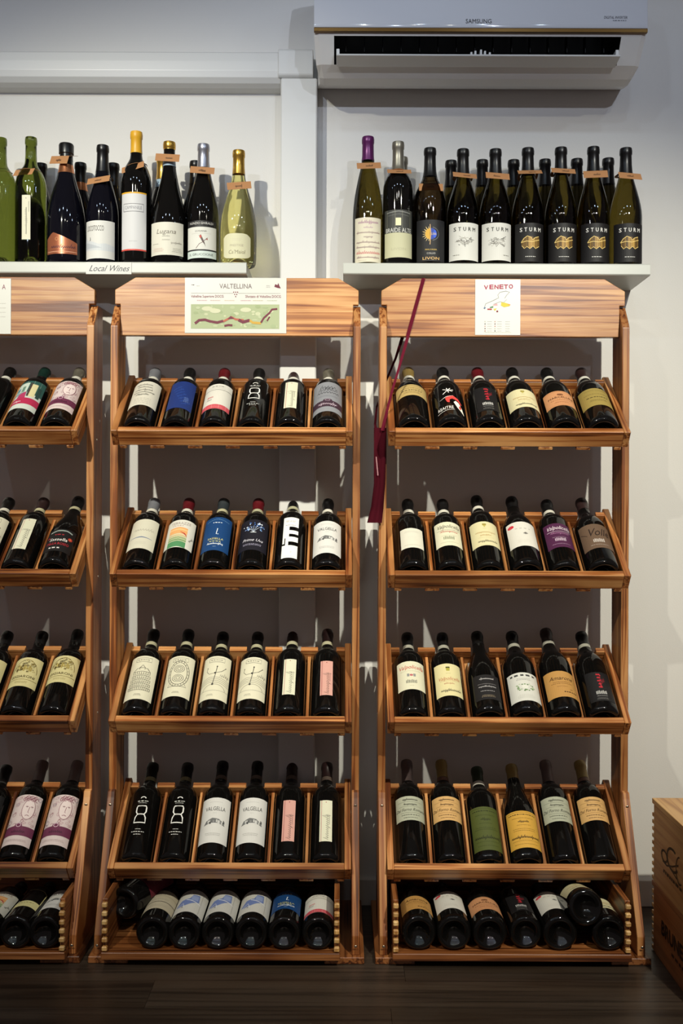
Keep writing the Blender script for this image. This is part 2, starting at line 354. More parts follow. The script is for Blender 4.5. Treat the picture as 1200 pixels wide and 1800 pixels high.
def gerb(kind):
    def d(P, w, h):
        k = '2a2622'
        P.line([(-w*.25, h*.36), (w*.25, h*.36), (w*.25, h*.45), (-w*.25, h*.45), (-w*.25, h*.36)], .7, k); P.dashes(0, h*.405, w*.40, 1.9, '4a443a', 1, 0, 6, fill=.72)
        if kind == 0:
            for i in range(5):
                y = h*(.12-.09*i); W_ = w*(.27+.02*i); P.line([(-W_, y), (0, y+h*.01), (W_, y)], .8, k); P.line([(-W_, y-h*.055), (W_, y-h*.055)], .6, k)
                n = 9+i
                for j in range(n): x = -W_+2*W_*j/(n-1); P.line([(x, y), (x, y-h*.055)], .7, k)
            P.line([(-w*.27, h*.12), (-w*.16, h*.2), (-w*.1, h*.2), (0, h*.28), (w*.1, h*.2), (w*.16, h*.2), (w*.27, h*.12)], .9, k)
            P.line([(-w*.08, h*.17), (-w*.08, h*.21), (w*.08, h*.21), (w*.08, h*.17)], .7, k)
        elif kind == 1:
            for (cy, rr) in ((.17, 1), (-.06, 1.05)):
                for q in (.28, .55, .82): P.ring(0, h*cy, w*.20*q*rr, h*.11*q, .8, k)
            P.ring(0, h*.055, w*.27, h*.27, .9, k, n=30); P.ring(0, h*.055, w*.34, h*.32, .9, k, n=30)
            for i in range(22):
                a = 2*pi*i/22; P.line([(w*.27*math.cos(a), h*(.055+.27*math.sin(a))), (w*.34*math.cos(a), h*(.055+.32*math.sin(a)))], .7, k)
            P.line([(-w*.24, -h*.2), (-w*.3, -h*.26), (w*.3, -h*.26), (w*.24, -h*.2)], .8, k)
        else:
            P.line([(-w*.06, -h*.16), (0, h*.08), (w*.03, h*.24)], 1.1, k); P.ell(w*.03, h*.25, 1.8, 2.2, k); P.ell(-w*.02, h*.1, 2.4, 2.8, k); P.ell(-w*.06, -h*.16, 3, 3.2, k)
            P.line([(w*.0, h*.1), (-w*.2, h*.08), (-w*.3, h*.15), (-w*.28, h*.22)], .9, k); P.line([(0, h*.1), (w*.18, h*.14), (w*.3, h*.22)], .9, k); P.ell(w*.31, h*.23, 1.4, 1.6, k); P.ell(-w*.28, h*.23, 1.4, 1.6, k)
            for i in range(4): P.line([(-w*.48, -h*(.06+.04*i)), (-w*.2, h*(.0-.04*i)), (w*.1, h*(.0-.04*i)), (w*.48, -h*(.06+.04*i))], .7, '6a655c')
            P.script(w*.3, h*.05, w*.3, h*.1, k, .7, 5, slant=0); P.ring(0, -h*.3, w*.36, h*.14, .7, '6a655c', 0, 180)
            P.line([(-w*.5, -h*.3), (w*.5, -h*.3)], .6, '8a857a')
        P.dashes(-w*.1 if kind > 1 else 0, -h*.39, w*.24, 1.1, '5c564c', 2, 3.4, 4)
    return d
def d_tantext(P, w, h):
    P.dashes(0, h*.36, w*.6, 1.1, '6a5832', 1); P.dashes(0, h*.16, w*.66, 2, '7a6638', 1, 0, 3); P.dashes(0, -h*.02, w*.58, 2.6, '3a3020', 1, 0, 6); P.dashes(0, -h*.18, w*.5, 1.3, '6a5832', 2, 4, 9); P.line([(-w*.48, h*.43), (w*.48, h*.43)], .5, '8a7848')
def d_splash(P, w, h):
    k = 'eeeae4'
    for a, l in ((.25, 15), (1.0, 13), (1.75, 12), (2.6, 14), (-.35, 13), (-2.2, 22), (-1.4, 12)): P.line([(-3, h*.3), (-3+l*math.cos(a), h*.3+l*math.sin(a)*.9)], 1.5, k, taper=False)
    P.line([(-w*.28, h*.01), (-w*.1, h*.09), (w*.1, h*.13)], 1.2, k, taper=True)
    P.poly([(-12, h*.04), (-6, h*.11), (8, h*.13), (22, h*.05), (30, -h*.08), (29, -h*.12), (18, -h*.01), (6, h*.03), (-1, h*.0), (-2, -h*.1), (-8, -h*.08)], 'd8443e')
    P.poly([(8, -h*.08), (14, -h*.03), (22, -h*.08), (30, -h*.24), (34, -h*.42), (26, -h*.34), (16, -h*.24)], 'efe8d8'); P.ell(24, -h*.22, 3.4, h*.06, 'c8342f', 10, 2)
    P.text('REAITRE', -w*.16, -h*.26, h*.085, w*.44, k, .1, rot=.1); P.line([(-w*.4, -h*.38), (-w*.1, -h*.33), (w*.08, -h*.32)], .8, k)
def d_redvert(P, w, h):
    for i, s in enumerate((1.0, .7, .9, .6, .8)): P.script(1, h*(.42-.11*i), 9*s, h*.09, 'b02430', 1.7, 60+i, slant=0, dense=.6)
    P.script(8, h*.22, 8, h*.2, '6a1820', 1.1, 71)
    for i in range(8): P.rect(-13+3.4*i, -h*.27, -11.3+3.4*i, -h*.17+(i*7 % 3), 'c9c7c4', 2)
    P.dashes(0, -h*.33, 26, 1, 'b0aeac'); P.dashes(0, -h*.40, 34, .9, '85827f', 2, 3)
def d_crest(P, w, h):
    P.rect(-5, h*.34, 5, h*.41, '9a8c40'); P.poly([(-4, h*.34), (4, h*.34), (0, h*.25)], 'b5a75a'); P.dashes(0, h*.205, 10, .8, 'a89a66')
    P.script(0, h*.06, w*.62, h*.08, 'b08a56', .8, 81); P.script(0, -h*.07, w*.34, h*.06, 'b08a56', .7, 83); P.dashes(0, -h*.17, w*.5, .8, 'b5a67a')
    P.script(w*.04, -h*.31, w*.6, h*.10, '2c2620', 1.1, 88)
def d_crestred(P, w, h):
    P.rect(-5, h*.36, 5, h*.40, '3a3a20'); P.poly([(-5, h*.36), (5, h*.36), (4, h*.27), (-4, h*.27)], 'a8a040'); P.dashes(0, h*.19, 12, .9, '9a8c60')
    P.text('Valpolicella', 0, h*.03, h*.10, w*.74, 'b4684a', .3); P.dashes(0, -h*.05, w*.6, .8, 'b08a66'); P.script(0, -h*.12, w*.34, h*.05, 'b0785a', .7, 83)
    P.script(w*.04, -h*.33, w*.68, h*.09, '2c2620', 1.2, 88)
def d_orange(P, w, h):
    for i in range(5): P.ring(-4+2*i, h*.24, 3.4, 3.2, .8, '5a2e18', n=10)
    P.text('MARCELLINI', 0, h*.04, h*.12, w*.72, '3c1c12', arch=1.5); P.dashes(0, -h*.12, w*.6, 1.4, '7a4426', 1, 0, 2); P.dashes(0, -h*.24, w*.46, 1.2, '8a5030', 2, 4, 3); P.line([(-w*.48, h*.44), (w*.48, h*.44)], .5, 'a86a3c'); P.line([(-w*.48, -h*.44), (w*.48, -h*.44)], .5, 'a86a3c')
def d_whiteplain(P, w, h):
    P.dashes(0, h*.34, w*.7, 1, 'a9a598', 2, 3.5, 3); P.dashes(0, h*.06, w*.5, .8, 'c6c2b4', 3, 5, 4); P.dashes(0, -h*.36, w*.66, 1.2, 'a09c8e', 1)
def valpo(c1, c2, c3, c4):
    def d(P, w, h):
        P.text('Valpolicella', 0, h*.30, h*.15, w*.80, c1, .3, arch=1.5); P.line([(-w*.4, h*.16), (w*.42, h*.165)], .6, c1)
        if c2: P.script(w*.02, h*.10, w*.6, h*.1, c2, 1.1, 91)
        P.dashes(0, -h*.08, w*.5, .8, c3)
        for i in range(8): P.rect(-14+3.6*i, -h*.24, -12+3.6*i, -h*.13+(i*5 % 3), c3, 2)
        P.dashes(0, -h*.36, w*.62, 1.1, c4)
    return d
def d_valpored(P, w, h):
    P.text('Valpolicella', 0, h*.28, h*.13, w*.84, 'b83a30', .25, arch=1.2); P.dashes(0, h*.15, w*.7, .8, 'a9a07c')
    P.ell(0, h*.0, 4.5, 3.6, 'b5656a', 10); P.rect(-11, -h*.05, -5, h*.05, '8a8a88', 2); P.rect(5, -h*.05, 11, h*.05, '8a8a88', 2)
    for i in range(8): P.rect(-14+3.6*i, -h*.28, -12+3.6*i, -h*.18+(i*5 % 3), '6c6a60', 2)
    P.dashes(0, -h*.37, 12, .8, 'a9a07c')
def d_redspot(P, w, h):
    P.ell(-w*.34, h*.33, 9, 6, 'c42636', 16); P.dashes(-w*.34, h*.33, 9, .8, 'e08a90', 2, 3)
    P.dashes(w*.04, h*.22, w*.5, 3.4, 'b8b2aa', 1, 0, 5, fill=.6); P.ell(w*.08, h*.02, 4, 4, '5a5652', 12); P.rect(w*.08-6, h*.02-2, w*.08+6, h*.02+1, '7a7672', 2); P.dashes(0, -h*.25, w*.5, .8, 'c9c4ba', 3, 4, 8)
def d_volle(P, w, h):
    P.text('Volle', w*.03, h*.16, h*.30, w*.62, '2a1c18', .25); P.line([(-w*.46, h*.2), (-w*.28, h*.05)], 1, '2a1c18')
    for i in range(8): P.rect(-14+3.6*i, -h*.26, -12+3.6*i, -h*.14+(i*5 % 3), 'c9bfb8', 2)
    P.dashes(0, -h*.36, w*.5, 1.2, 'b5a8a0')
def d_darktext(P, w, h):
    k = 'a8a4a4'
    P.script(0, h*.34, w*.5, h*.08, k, 1.0, 15); P.dashes(0, h*.12, w*.66, 1.1, '8f8b8b'); P.script(0, h*.02, w*.62, h*.07, k, .8, 17); P.dashes(0, -h*.16, w*.5, 1.6, k); P.dashes(0, -h*.34, w*.56, 1.2, '9c8a70', 2, 4)
def d_wreath(P, w, h):
    P.dashes(0, h*.40, w*.76, h*.06, '3a3a3a', 1, 0, 3, fill=.7); P.dashes(0, h*.28, w*.5, 1.2, '7c7a76', 2, 4)
    r = random.Random(2)
    for i in range(34):
        a = r.uniform(0, 2*pi); q = r.uniform(.6, 1); P.ell(w*.27*q*math.cos(a), -h*.02+h*.14*q*math.sin(a), 2.4, 1.8, r.choice(['7f9a6c', '9cb08a', '5f7a52', 'b5c0a6']), 7)
    P.ell(0, -h*.02, 8, 6.5, 'd9d9ce', 14, 2); P.dashes(0, -h*.3, w*.5, .8, 'b5b2aa', 3, 4)
def d_amarone(P, w, h):
    P.text('Amarone', 0, h*.22, h*.14, w*.66, '3a2010', .3); P.dashes(0, h*.07, w*.6, 1.3, '6a4420', 2, 5, 4); P.dashes(0, -h*.10, w*.3, 1, '7a5228'); P.dashes(w*.22, -h*.31, w*.4, 3, '2c180c', 1, 0, 4); P.dashes(w*.24, -h*.21, 7, 2, '4a2c14')
def dalforno(k1, k2):
    def d(P, w, h):
        P.script(0, h*.37, w*.46, h*.1, k1, 1.0, 95); P.dashes(0, h*.26, w*.8, 1, k2); P.script(0, h*.17, w*.4, h*.09, k1, .9, 97); P.dashes(0, h*.08, w*.7, 1, k2)
        P.text('Dal Forno Romano', 0, -h*.06, h*.12, w*.94, k1, .35); P.dashes(0, -h*.19, w*.6, 1.1, k2); P.dashes(0, -h*.28, w*.55, 1.8, k1, 1, 0, 4); P.dashes(0, -h*.39, w*.42, 1.4, k1, 1, 0, 7)
    return d
def pages(k1, k2, k3):
    def d(P, w, h):
        P.dashes(0, h*.40, w*.8, 2.2, k1, 1, 0, 3); P.dashes(0, h*.30, w*.62, 1.3, k2); P.script(0, h*.21, w*.3, h*.06, k1, .9, 7); P.dashes(0, h*.11, w*.4, 1.1, k2); P.dashes(0, h*.01, w*.8, 1.2, k2, 2, 5, 4)
        P.script(0, -h*.21, w*.8, h*.085, k3, 1.3, 19); P.dashes(0, -h*.31, w*.76, 1, k2); P.dashes(0, -h*.40, w*.66, 1, k2)
        P.line([(-w*.49, h*.46), (w*.49, h*.46)], .5, k2)
    return d
def d_multi(P, w, h):
    P.rect(-w/2, h*.02, w/2, h/2, '2c5650'); P.rect(-w*.46, h*.08, -w*.02, h*.43, 'c6d2c6', 2); P.rect(w*.08, -h*.06, w*.26, h*.38, 'd9d0a0', 2); P.rect(w*.02, -h*.06, w*.08, h*.42, '4a3a34', 2)
    P.rect(-w*.40, h*.12, -w*.26, h*.26, '5a8a9a', 3); P.rect(-w*.2, h*.1, -w*.1, h*.3, '6a8a7a', 3); P.rect(-w/2, -h*.02, w*.02, h*.09, '8aa0a4', 2); P.rect(w*.3, -h*.06, w*.42, h*.3, '28433e', 2)
    P.poly([(-w*.3, -h*.2), (-w*.22, h*.02), (-w*.02, h*.1), (w*.02, -h*.2)], 'b03a62', 3); P.rect(-w/2, -h*.33, w/2, -h*.12, 'b42a50', 3); P.script(-w*.22, -h*.24, w*.3, h*.07, 'efe4e4', 1, 5, lay=4)
def d_face(P, w, h):
    k = '8a4a5c'; r = random.Random(9)
    for i in range(46):
        x = w*r.uniform(-.46, .44); y = h*r.uniform(-.12, .46); P.ring(x, y, r.uniform(2, 7), r.uniform(2, 6), .55, r.choice(['a8707c', 'c29aa2', k, '7a8098']), r.uniform(0, 360), r.uniform(380, 560), 8)
    P.ell(w*.14, h*.2, w*.19, h*.2, 'ead9d6', 20, 3)
    for a, b in (((w*.04, h*.25), (w*.12, h*.25)), ((w*.19, h*.25), (w*.27, h*.25))): P.line([a, ((a[0]+b[0])/2, a[1]+1.4), b], 1, k, 4); P.ell((a[0]+b[0])/2, a[1]-1, 1.2, .9, '4a2a36', 8, 4)
    P.line([(w*.16, h*.25), (w*.14, h*.14), (w*.17, h*.13)], .8, k, 4); P.line([(w*.08, h*.07), (w*.14, h*.085), (w*.2, h*.07)], 1.2, k, 4); P.ring(w*.14, h*.2, w*.19, h*.2, .8, k, lay=4)
    for i in range(10): P.ring(w*(-.04+.04*i), h*(.40+.02*(i % 3)), 4, 5, .9, k, 0, 300, 9, 4)
    P.rect(-w/2, -h*.32, w/2, -h*.14, '6c2f4c', 3); P.ell(-w*.02, -h*.13, 9, 7.5, '6c2f4c', 14, 3); P.ring(-w*.02, -h*.12, 5.5, 5, 1.2, 'd5b5c2', n=14, lay=4); P.script(0, -h*.24, w*.4, h*.07, '3a1428', 1.2, 4, lay=4)
    P.dashes(0, -h*.40, w*.7, 1, 'b09a9a', 2, 3.5, 5, lay=3)
def d_sassella(P, w, h):
    P.line([(-w*.34, h*.36), (-w*.1, h*.42), (w*.2, h*.42), (w*.38, h*.36)], 3.2, '8f9a94'); P.dashes(0, h*.24, w*.3, 3.2, 'a02a34'); P.ell(w*.36, h*.1, 6, 6, 'a83226', 14); P.ell(w*.36, h*.1, 3, 3, 'd0603a', 10, 2); P.ell(-w*.34, h*.12, 4, 4, '8a2430', 10)
    P.text('Sassella', 0, h*.02, h*.13, w*.56, 'e9e5e0', .15); P.text('STELLA ROSSO', 0, -h*.17, h*.10, w*.74, 'b82a36'); P.dashes(-w*.04, -h*.36, w*.36, 4.2, 'd9d5d0', 1, 0, 3, fill=.75)
def d_castle(P, w, h):
    r = random.Random(12)
    for i in range(70):
        a = r.uniform(.1, pi-.1); q = r.uniform(.25, 1); P.ring(w*.36*q*math.cos(a), h*(-.02+.42*q*math.sin(a)), r.uniform(1.5, 4.5), r.uniform(1.2, 3.4), .6, r.choice(['5c4c20', '7a682e', '3c3014', '94803c']), r.uniform(0, 360), r.uniform(400, 620), 7)
    for i in range(9): P.rect(w*(-.24+.05*i), h*(.02+.02*(i*7 % 4)), w*(-.205+.05*i), h*(.12+.05*(i*5 % 3)), r.choice(['a8944c', '6a5826', 'c9b66a']), 3)
    P.ring(0, -h*.03, w*.38, h*.44, .8, '6a5826', 0, 180, 24)
    P.text('GIGIARONI', 0, -h*.17, h*.085, w*.72, '4a3c1a'); P.line([(-w*.46, -h*.27), (w*.46, -h*.27)], .7, '6a5826'); P.dashes(0, -h*.34, w*.5, 1, '8a7a46', 2, 4)
def d_horsewhite(P, w, h):
    P.poly([(-w*.36, -h*.16), (-w*.22, h*.06), (-w*.02, h*.1), (w*.04, h*.26), (w*.22, h*.28), (w*.24, -h*.02), (w*.06, -h*.12), (-w*.06, -h*.2), (-w*.24, -h*.24)], '6c7db0'); P.rect(w*.02, h*.02, w*.2, h*.22, '8c9ac2', 2)
    P.line([(-w*.4, -h*.3), (-w*.15, -h*.1), (-w*.1, -h*.3)], 2, 'd2d4dc', 3); P.line([(-w*.1, h*.05), (w*.3, -h*.1)], 2.2, 'dcdce2', 3); P.ell(-w*.15, -h*.28, 2.2, 2, '23283a', 8, 4); P.line([(w*.3, h*.44), (w*.3, -h*.46)], .7, '9a9690'); P.dashes(0, h*.4, w*.6, 1.2, '9a9690', 2, 4)
def d_stripes(P, w, h):
    P.line([(-w/2, -h*.12), (w/2, -h*.12)], 2, '3a3230'); P.line([(-w/2, h*.2), (w/2, h*.2)], .7, '7a746a'); P.dashes(0, h*.3, w*.5, 1.6, '8a8478', 2, 5); P.dashes(0, h*.04, w*.62, 1.2, '8a8478', 2, 5, 3); P.dashes(0, -h*.3, w*.6, 1.1, '9a9488', 2, 5)
def d_redlabel(P, w, h):
    P.script(0, h*.1, w*.5, h*.16, 'b08a90', .9, 5); P.dashes(0, -h*.2, w*.5, 1.4, '8a5a66', 2, 5)
def d_blackcream(P, w, h):
    P.rect(-w*.44, -h*.5, w*.44, -h*.18, 'd8cf96'); P.dashes(0, -h*.28, w*.5, 2.6, '6a5c2c', 1, 0, 3); P.dashes(0, -h*.39, w*.4, 1, '9a8c50')
    P.line([(w*.44, -h*.18), (w*.44, h*.4), (w*.3, h*.47), (-w*.2, h*.48)], 1.6, 'c2b884', 2)
    P.dashes(-w*.05, h*.3, w*.4, 1.2, '6a6450', 2, 6)
# upper shelves
def d_greenstrip(P, w, h):
    P.script(0, -h*.08, h*.6, 5.5, '4a463e', .6, 33, rot=pi/2); P.line([(w*.3, h*.12), (w*.3, h*.36)], .5, '4a463e'); P.ell(0, h*.43, 1.2, 1.2, '6a655a', 8)
def d_copper(P, w, h):
    P.script(w*.06, -h*.16, w*.74, h*.2, '4a2430', 1.2, 41); P.line([(-w*.48, -h*.40), (w*.48, -h*.40)], .9, 'd9a080'); P.ring(-w*.12, h*.18, 4, 4, .8, 'c88a58', n=12); P.dashes(0, -h*.33, w*.6, 1, '7a3a30')
def d_locotocco(P, w, h):
    P.text('LOCOTOCCO', -w*.12, h*.30, h*.14, w*.54, '4a443e')
    P.poly([(-w*.5, h*.0), (-w*.46, h*.08), (-w*.4, h*.04), (-w*.36, -h*.02), (-w*.2, -h*.05), (0, -h*.12), (w*.2, -h*.1), (w*.5, -h*.16), (w*.5, -h*.3), (-w*.5, -h*.28)], 'c9cdd0'); P.poly([(-w*.5, -h*.05), (-w*.3, -h*.1), (-w*.1, -h*.16), (w*.1, -h*.22), (-w*.5, -h*.24)], 'b4bac0', 2)
    P.line([(-w*.27, h*.06), (-w*.26, h*.0), (-w*.29, -h*.03)], 1.2, '5a5a5c', 3)
def d_yellowtall(P, w, h):
    P.rect(-w*.5, h*.475, w*.5, h*.5, 'e0a92c', 2); P.rect(-w*.5, -h*.5, w*.5, -h*.475, 'd0483c', 2)
    P.line([(-w*.38, h*.17), (w*.38, h*.17), (w*.38, h*.30), (-w*.38, h*.30), (-w*.38, h*.17)], 1, '6a6a6e'); P.text('CAMPANILE', 0, h*.235, h*.055, w*.62, '8a8a90'); P.dashes(0, -h*.34, w*.3, 1.2, 'a9a9ac')
def d_lugana(P, w, h):
    P.text('Lugana', 0, h*.22, h*.14, w*.52, '7a7468', .3); P.script(0, h*.08, w*.2, h*.07, '9a9488', .6, 4); P.script(0, -h*.03, w*.2, h*.07, '9a9488', .6, 6); P.dashes(-w*.3, -h*.16, w*.2, 1.3, '8a8478'); P.dashes(-w*.22, -h*.3, w*.36, .9, 'c08a80', 3, 3.5); P.script(w*.28, -h*.12, w*.3, h*.07, '9a9488', .6, 8); P.dashes(w*.3, -h*.3, w*.3, 1, '8a8478', 3, 4)
def d_bird(P, w, h):
    P.rect(-w/2, h*.33, w/2, h/2, '141214'); P.text('NUNZIO GHIRALDI', 0, h*.43, h*.06, w*.74, 'd9d6d0'); P.text('LUGANA', 0, h*.22, h*.045, w*.34, '55504a'); P.dashes(0, h*.155, w*.6, .6, 'a9a49a')
    P.poly([(-4, h*.10), (0, h*.13), (3, h*.06), (9, -h*.08), (12, -h*.20), (9, -h*.14), (3, -h*.06), (-1, h*.02)], '5a4a48', 2); P.ell(-1, h*.07, 3, 4, 'b8463c', 10, 3); P.poly([(-5, h*.10), (-9, h*.12), (-3, h*.08)], '3a3432', 3)
    P.line([(-13, -h*.24), (-4, -h*.12), (4, -h*.08), (12, h*.0), (17, h*.04)], 1, '6a4a44', 2); P.line([(14, h*.0), (17, h*.0)], 2, 'a83a34', 3)
    P.rect(-w/2, -h*.31, w/2, -h*.27, '1a1a1c', 2); P.rect(-w/2, -h*.5, w/2, -h*.31, 'ccd8d2', 2); P.text('IL GRUCCIONE', 0, -h*.405, h*.06, w*.74, '3c4440', lay=4)
def d_camaiol(P, w, h):
    P.text('PRESTIGE', 0, h*.02, h*.09, w*.46, 'b0a890'); P.text("Ca'Maiol", 0, -h*.24, h*.15, w*.56, '8a8266', .1); P.dashes(0, h*.28, w*.4, 1, 'c9c2ac', 2, 4)
def d_script2(P, w, h):
    P.script(0, h*.40, w*.7, h*.08, '9a5c88', .9, 11); P.script(0, h*.28, w*.3, h*.05, 'b08aa0', .6, 13)
    for i, y in enumerate((.17, .07, -.05, -.16)): P.script(0, h*y, w*(.84 if i != 1 else .3), h*.055, '8a6a70', .7, 15+i)
    P.script(0, -h*.28, w*.84, h*.10, 'c24a54', 1.1, 23); P.script(0, -h*.39, w*.8, h*.05, '8a6a70', .7, 25); P.dashes(-w*.2, -h*.46, w*.3, .8, '9a8a80')
def d_braide(P, w, h):
    P.rect(-w/2, h*.02, w/2, h/2, '3c3d3a'); P.rect(-8, h*.17, 6, h*.33, 'e6e2b8', 2); P.line([(-w*.4, h*.44), (0, h*.47), (w*.4, h*.44)], 1.4, '8a8b86', 2); P.line([(-w*.34, h*.38), (0, h*.41), (w*.34, h*.38)], .8, '6a6b66', 2)
    P.text('BRAIDE ALTE', 0, h*.075, h*.09, w*.86, 'd9d8d0'); P.text('LIVON', 0, -h*.32, h*.05, w*.46, 'b5b295')
def d_livon(P, w, h):
    gold = 'd9a83c'
    for i in range(9):
        a = pi/2+pi*(i+.5)/9; b = a+.16; r0, r1 = 11, 20+(i % 2)*2
        P.poly([(-3+r0*math.cos(a-.11), h*.16+r0*math.sin(a-.11)), (-3+(r0+r1)/2*math.cos(a+.1), h*.16+(r0+r1)/2*math.sin(a+.1)), (-3+r1*math.cos(a), h*.16+r1*math.sin(a)), (-3+(r0+r1)/2*math.cos(a-.04), h*.16+(r0+r1)/2*math.sin(a-.04)), (-3+r0*math.cos(a+.14), h*.16+r0*math.sin(a+.14))], 'e2c88a')
    P.poly([(-3+12*math.cos(pi/2+pi*i/14), h*.16+14*math.sin(pi/2+pi*i/14)) for i in range(15)], gold, 2); P.line([(-3, h*.39), (-1, h*.16), (-3, -h*.1)], 1.3, 'd8b07a', 3)
    P.poly([(-1+16*math.cos(-pi/2+pi*i/14), h*.16+14.5*math.sin(-pi/2+pi*i/14)) for i in range(15)], '1f3f9c', 2); P.poly([(8+6*math.cos(-pi/2+pi*i/10), h*.16+10*math.sin(-pi/2+pi*i/10)) for i in range(11)]+[(6, h*.22), (5, h*.1)], '2c5ad8', 3)
    P.ring(0, h*.16, 20, 17, 1.6, '55585e', -80, 80, 18); P.text('LUNA', 7, h*.16, h*.055, 13, 'e2c860')
    P.text('MALVASIA', 0, -h*.22, h*.035, w*.36, 'd9b85a'); P.text('COLLIO', 0, -h*.31, h*.04, w*.26, 'c9c7c2'); P.text('LIVON', 0, -h*.43, h*.065, w*.52, 'd9b070', bold=.15)
def sturm(black, seed):
    def d(P, w, h):
        k = 'e6e4de' if black else '24221f'
        for ch, x in zip('STURM', (-.28, -.14, 0, .14, .28)): P.text(ch, w*x, h*.33, h*.10, w*(.075 if ch != 'M' else .09), k, bold=.22)
        if black:
            g = 'c49a48'; g2 = 'e6c878'; r = random.Random(seed)
            P.poly([(-24, 0), (-22, -8), (-18, -16), (-10, -13), (-2, -17), (6, -12), (13, -16), (20, -13), (24, -2), (24, 6), (20, 14), (12, 9), (5, 15), (-3, 16), (-11, 15), (-17, 10), (-22, 6)], '5a3f18', 1)
            top = [(-24, 0), (-17, 10), (-8, 16), (2, 12), (5, 6), (12, 12), (22, 15), (24, 8)]; bo = [(-24, 0), (-22, -8), (-16, -16), (-9, -11), (-2, -17), (6, -10), (13, -16), (23, -10), (24, -8)]
            def iy(c, x):
                for (x0, y0), (x1, y1) in zip(c, c[1:]):
                    if x0 <= x <= x1: return y0+(y1-y0)*(x-x0)/(x1-x0)
                return 0
            for i in range(24):
                x0 = -24+2*i; q = abs(i-13)/13; P.poly([(x0, iy(bo, x0)), (x0+2, iy(bo, x0+2)), (x0+2, iy(top, x0+2)), (x0, iy(top, x0))], r.choice(['8a6a2c', 'a5803a', 'b58e44']) if q < .35 else r.choice(['5e451c', '74571f', '4a3516', '8a6a2c']), 2)
            P.line([(-24, 0), (-10, 3), (4, 1), (24, 7)], 1.2, g2, 3); P.line([(-24, 0), (-17, 10), (-8, 16), (2, 12), (5, 6), (12, 12), (22, 15)], 1.2, g2, 3); P.line([(-22, -8), (-16, -16), (-9, -11), (-2, -17), (6, -10), (13, -16), (23, -10)], 1.1, g2, 3)
            P.dashes(0, -h*.37, w*.3, 1.8, 'c9c7c2', 1, 0, seed, fill=.85)
        else:
            r = random.Random(seed)
            for i in range(34):
                x, y = r.uniform(-18, 18), r.uniform(-11, 12); P.line([(x, y), (x+r.uniform(-9, 9), y+r.uniform(-6, 6)), (x+r.uniform(-10, 10), y+r.uniform(-6, 6))], r.choice([.4, .5, .8]), r.choice(['6a6660', '9a968e', '3a3732', 'b5b1a8']), 2)
            P.dashes(-w*.24 if seed < 2 else w*.26, -h*.36, w*.2, 1.6, '7a766e')
    return d
def d_backcopper(P, w, h): P.script(0, 0, w*.5, h*.2, '4a2430', 1, 3)
# name: (paper colour or None for print straight on glass, draw)
DES = {
 'scribble': ('d6d1c2', d_scribble), 'blue': ('172f70', d_blue), 'redband': ('d6d2c8', d_redband), 'eight': (None, d_eight), 'strip_cream': ('d6d4bc', mk_strip('a8505a')), 'strip_pink': ('cf9c90', mk_strip('8a3038')),
 'greyscript': ('84868c', d_greyscript), 'creamscript': ('cfcbb8', d_creamscript), 'landscape': ('d6d3c8', d_landscape), 'blueL': ('0c3c70', d_blueL), 'tree': ('14121e', d_tree), 'blocks': (None, d_blocks), 'valgella': ('d2d0cc', d_valgella),
 'gerb0': ('d9d4bc', gerb(0)), 'gerb1': ('d9d4bc', gerb(1)), 'gerb2': ('d9d4bc', gerb(2)),
 'tantext': ('b39a62', d_tantext), 'splash': (None, d_splash), 'redvert': ('0e0c0e', d_redvert), 'crest': ('d5cca2', d_crest), 'crestred': ('d8cd9c', d_crestred), 'orange': ('c88e62', d_orange), 'olivetan': ('9c8848', d_tantext), 'whiteplain': ('d2cfc0', d_whiteplain),
 'valpo_cream': ('d6d2b8', valpo('3a3430', 'b0524a', '7c8068', '9a9a80')), 'valpo_purple': ('4a1a40', valpo('e2d6dc', '9a6a8c', 'c9b5c4', 'b59ab0')), 'valpo_red': ('d6d2b8', d_valpored), 'redspot': ('d6d2c8', d_redspot), 'volle': ('66503f', d_volle), 'darktext': ('151214', d_darktext), 'wreath': ('cfcec6', d_wreath),
 'amarone': ('b8894a', d_amarone), 'forno_grey': ('a9ab96', dalforno('2a2a26', '6c6e60')), 'forno_tan': ('cfa468', dalforno('3a2414', '94703e')), 'page_green': ('4c5422', pages('23280e', '30380f', '1c200a')), 'page_yellow': ('cf9f40', pages('3a2810', '7a5a20', '2c1c0a')),
 'multi': ('c9cfc6', d_multi), 'face': ('d9c8c6', d_face), 'sassella': ('100d0e', d_sassella), 'castle': ('cbc08c', d_castle), 'horse': ('c6c4be', d_horsewhite), 'stripes': ('b0a690', d_stripes), 'redlabel': ('5c1626', d_redlabel), 'blackcream': (None, d_blackcream),
 'greenstrip': ('d6d3bc', d_greenstrip), 'copper': ('b8694e', d_copper), 'locotocco': ('d6d5d0', d_locotocco), 'yellowtall': ('cfcfd0', d_yellowtall), 'lugana': ('d9d6c8', d_lugana), 'bird': ('d9d8d0', d_bird), 'camaiol': ('d2cfae', d_camaiol), 'script2': ('d9d2bc', d_script2),
 'braide': ('c2c09e', d_braide), 'livon': ('17171a', d_livon), 'sturm_w1': ('d8d7d0', sturm(0, 1)), 'sturm_w2': ('d8d7d0', sturm(0, 2)), 'sturm_b1': ('0d0a0b', sturm(1, 3)), 'sturm_b2': ('0d0a0b', sturm(1, 4)), 'sturm_b3': ('0d0a0b', sturm(1, 5)), 'sturm_b4': ('0d0a0b', sturm(1, 6)),
 'plainblack': ('0e0c0d', d_darktext),
}
FOIL = mat('copper_foil', 'b06a4c', .3, .5)
